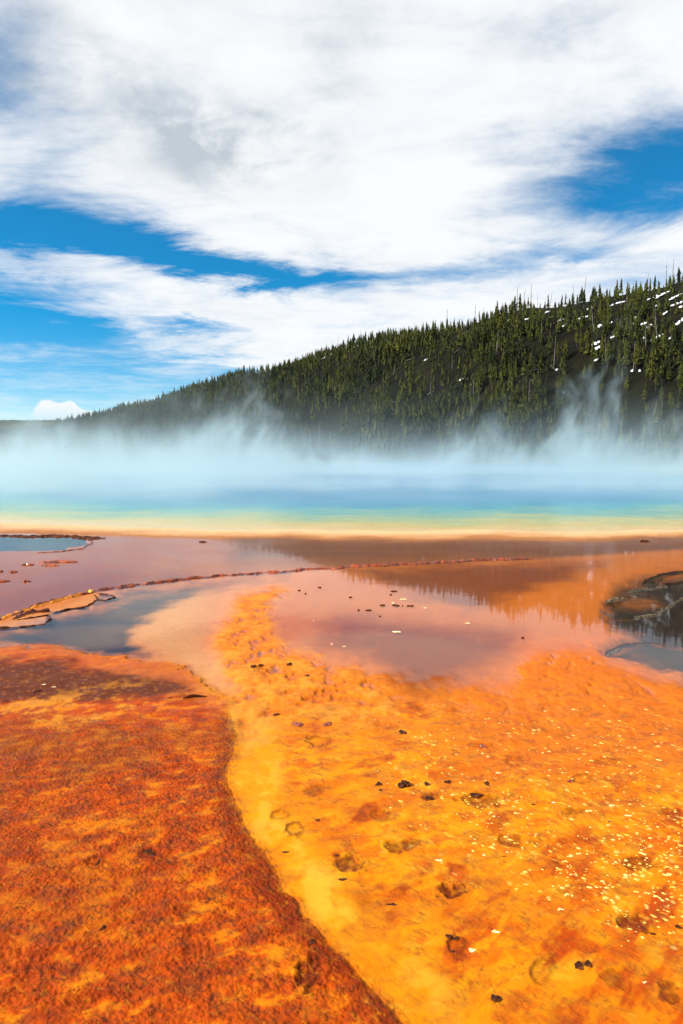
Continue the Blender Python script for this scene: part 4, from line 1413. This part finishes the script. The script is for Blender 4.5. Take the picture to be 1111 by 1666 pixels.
# white lumps of sinter
for k, (a_, b_, s_, lb_) in enumerate([
        (714, 1405, 8, 'brightest white nodule in the middle of the yellow field'),
        (806, 1524, 9, 'white nodule heading the streaky patch at lower middle'),
        (768, 1554, 10, 'pale cream nodule right of the close black pair'),
        (892, 1467, 6, 'white nodule right of the big brown scar'),
        (912, 1486, 8, 'cream nodule below and right of the white one by the scar'),
        (1048, 1607, 8, 'white nodule near the bottom right corner'),
        (810, 1262, 6, 'white nodule high in the yellow field right of the middle'),
        (787, 1397, 7, 'white nodule between the two round brown scars'),
        (825, 1393, 6, 'white nodule under the round brown scar'),
        (900, 1312, 6, 'small white nodule on the upper right field'),
        (1022, 1333, 7, 'white nodule at right of the field\'s upper half'),
        (995, 1315, 6, 'cream nodule left of the white one in the upper right field'),
        (88, 1122, 5, 'white grain on the wet brown dome'),
        (72, 1118, 5, 'cream stone beside the white grain on the brown dome')]):
    gx, gy = G(a_, b_)
    D = math.hypot(gx, gy, EYE)
    w = s_ * D / F * 0.7
    lump('sinter_nodule', a_, b_, w, w * 0.6, w * 0.22, SINTER, 400 + k, lb_, 'nodule', zb=0.014 if b_ > 1150 else 0.03)


# ------------------------------------------------------------------ steam over the spring
def steam_box(name, lo, hi, dens_fn, colr, label, rate, aniso=0.15):
    x0, y0, z0 = lo
    x1, y1, z1 = hi
    V = [(x0, y0, z0), (x1, y0, z0), (x1, y1, z0), (x0, y1, z0), (x0, y0, z1), (x1, y0, z1), (x1, y1, z1), (x0, y1, z1)]
    Fc = [(3, 2, 1, 0), (4, 5, 6, 7), (0, 1, 5, 4), (1, 2, 6, 5), (2, 3, 7, 6), (3, 0, 4, 7)]
    m = bpy.data.materials.new(name)
    m.use_nodes = True
    m.node_tree.nodes.clear()
    m.cycles.volume_step_rate = rate
    t = NT(m.node_tree)
    pos = t.node('ShaderNodeNewGeometry').outputs['Position']
    pv_ = t.node('ShaderNodeVolumePrincipled')
    pv_.inputs['Color'].default_value = colr + (1,)
    pv_.inputs['Anisotropy'].default_value = aniso
    t.put(pv_.inputs['Density'], dens_fn(t, pos))
    o_ = t.node('ShaderNodeOutputMaterial')
    t.l.new(pv_.outputs[0], o_.inputs['Volume'])
    o = mesh_obj(name, V, Fc, m)
    tag(o, label, 'steam', kind='stuff')
    return o


def low_steam(t, pos):
    """the smooth layer lying on the water"""
    X, Y, Z = t.xyz(pos)
    n = t.noise(t.vec(X, Y, t.mul(Z, 2.5)), 0.075, 3, 0.6, 0.8)
    d = t.mul(t.mul(t.m('EXPONENT', t.mul(Z, -0.45)), 0.0250), t.step(n, 0.38, 0.62, 0.10, 1.9))
    d = t.mul(d, t.step(X, 8, -24, 1.0, 2.2))
    rr = t.m('SQRT', t.add(t.m('POWER', t.sub(X, POOL_C[0]), 2.0), t.m('POWER', t.sub(Y, POOL_C[1]), 2.0)))
    d = t.mul(d, t.step(rr, POOL_R, POOL_R - 16, 0.15, 1.0))
    return t.mul(d, t.step(Z, 7.0, 4.5))


def curtain(y0, y1, x0, x1, base_top, plumes, zmax, dens):
    """torn wisps standing over the hot vents: plumes = (x, extra height, half width, lean)"""
    def fn(t, pos):
        X, Y, Z = t.xyz(pos)
        wv = t.noise(pos, 0.10, 2, 0.5, 0.0, out=1)
        ax, ay, az_ = t.xyz(wv)
        p = t.vec(t.add(t.add(X, t.mul(Z, -0.25)), t.mul(t.sub(ax, 0.5), 9.0)), t.add(Y, t.mul(t.sub(ay, 0.5), 5.0)), t.add(t.mul(Z, 0.55), t.mul(t.sub(az_, 0.5), 5.0)))
        n = t.noise(p, 0.26, 4, 0.62, 0.5)
        top = t.add(base_top, 0.0)
        for (vx, hh, wd, ln) in plumes:
            q = t.div(t.sub(X, t.add(t.mul(Z, ln), vx)), wd)
            top = t.add(top, t.mul(t.m('EXPONENT', t.mul(t.mul(q, q), -1.0)), hh))
        f = t.div(Z, top)
        thr = t.add(0.34, t.mul(t.m('POWER', t.m('MAXIMUM', f, 0.0), 0.9), 0.26))
        d = t.step(t.sub(n, thr), 0.0, 0.30)
        d = t.mul(d, t.step(f, 1.7, 0.5))
        ym = (y0 + y1) / 2
        e = t.step(t.m('ABSOLUTE', t.sub(Y, ym)), (y1 - y0) / 2, (y1 - y0) / 2 - 5)
        e = t.mul(e, t.mul(t.step(X, x0, x0 + 6), t.step(X, x1, x1 - 6)))
        return t.mul(t.mul(d, e), dens)
    return fn


PL_A = [(-44, 5.0, 9, 0.2), (-30, 3.0, 4, 0.2), (-17, 12.5, 7, 0.25), (-9, 3, 3, 0.2), (4, 2.0, 3, 0.1), (16, 6.0, 2.4, 0.1), (24, 7.5, 3.0, -0.1), (33, 18.0, 2.8, 0.16), (39, 6, 2.5, 0.3), (50, 8.5, 6, 0.1)]
PL_B = [(-26, 6.5, 9, 0.2), (-14, 7.0, 5, 0.3), (-8, 2.5, 4, 0.2), (9, 1.0, 4, 0.2), (22, 1.4, 5, 0.1)]
ST = (0.57, 0.725, 0.775)
steam_box('steam', (-60, 22, 0.05), (66, 136, 7), low_steam, ST, 'low bank of blue-white steam lying on the hot spring', 1.0)
steam_box('steam', (-62, 84, 0.07), (64, 110, 25), curtain(84, 110, -62, 64, 3.8, PL_A, 25, 0.16), ST, 'torn wisps of steam rising in front of the wooded slope', 0.45)
steam_box('steam', (-44, 44, 0.09), (34, 62, 13), curtain(44, 62, -44, 34, 1.5, PL_B, 13, 0.14), ST, 'thick drift of steam over the left part of the spring', 0.6)
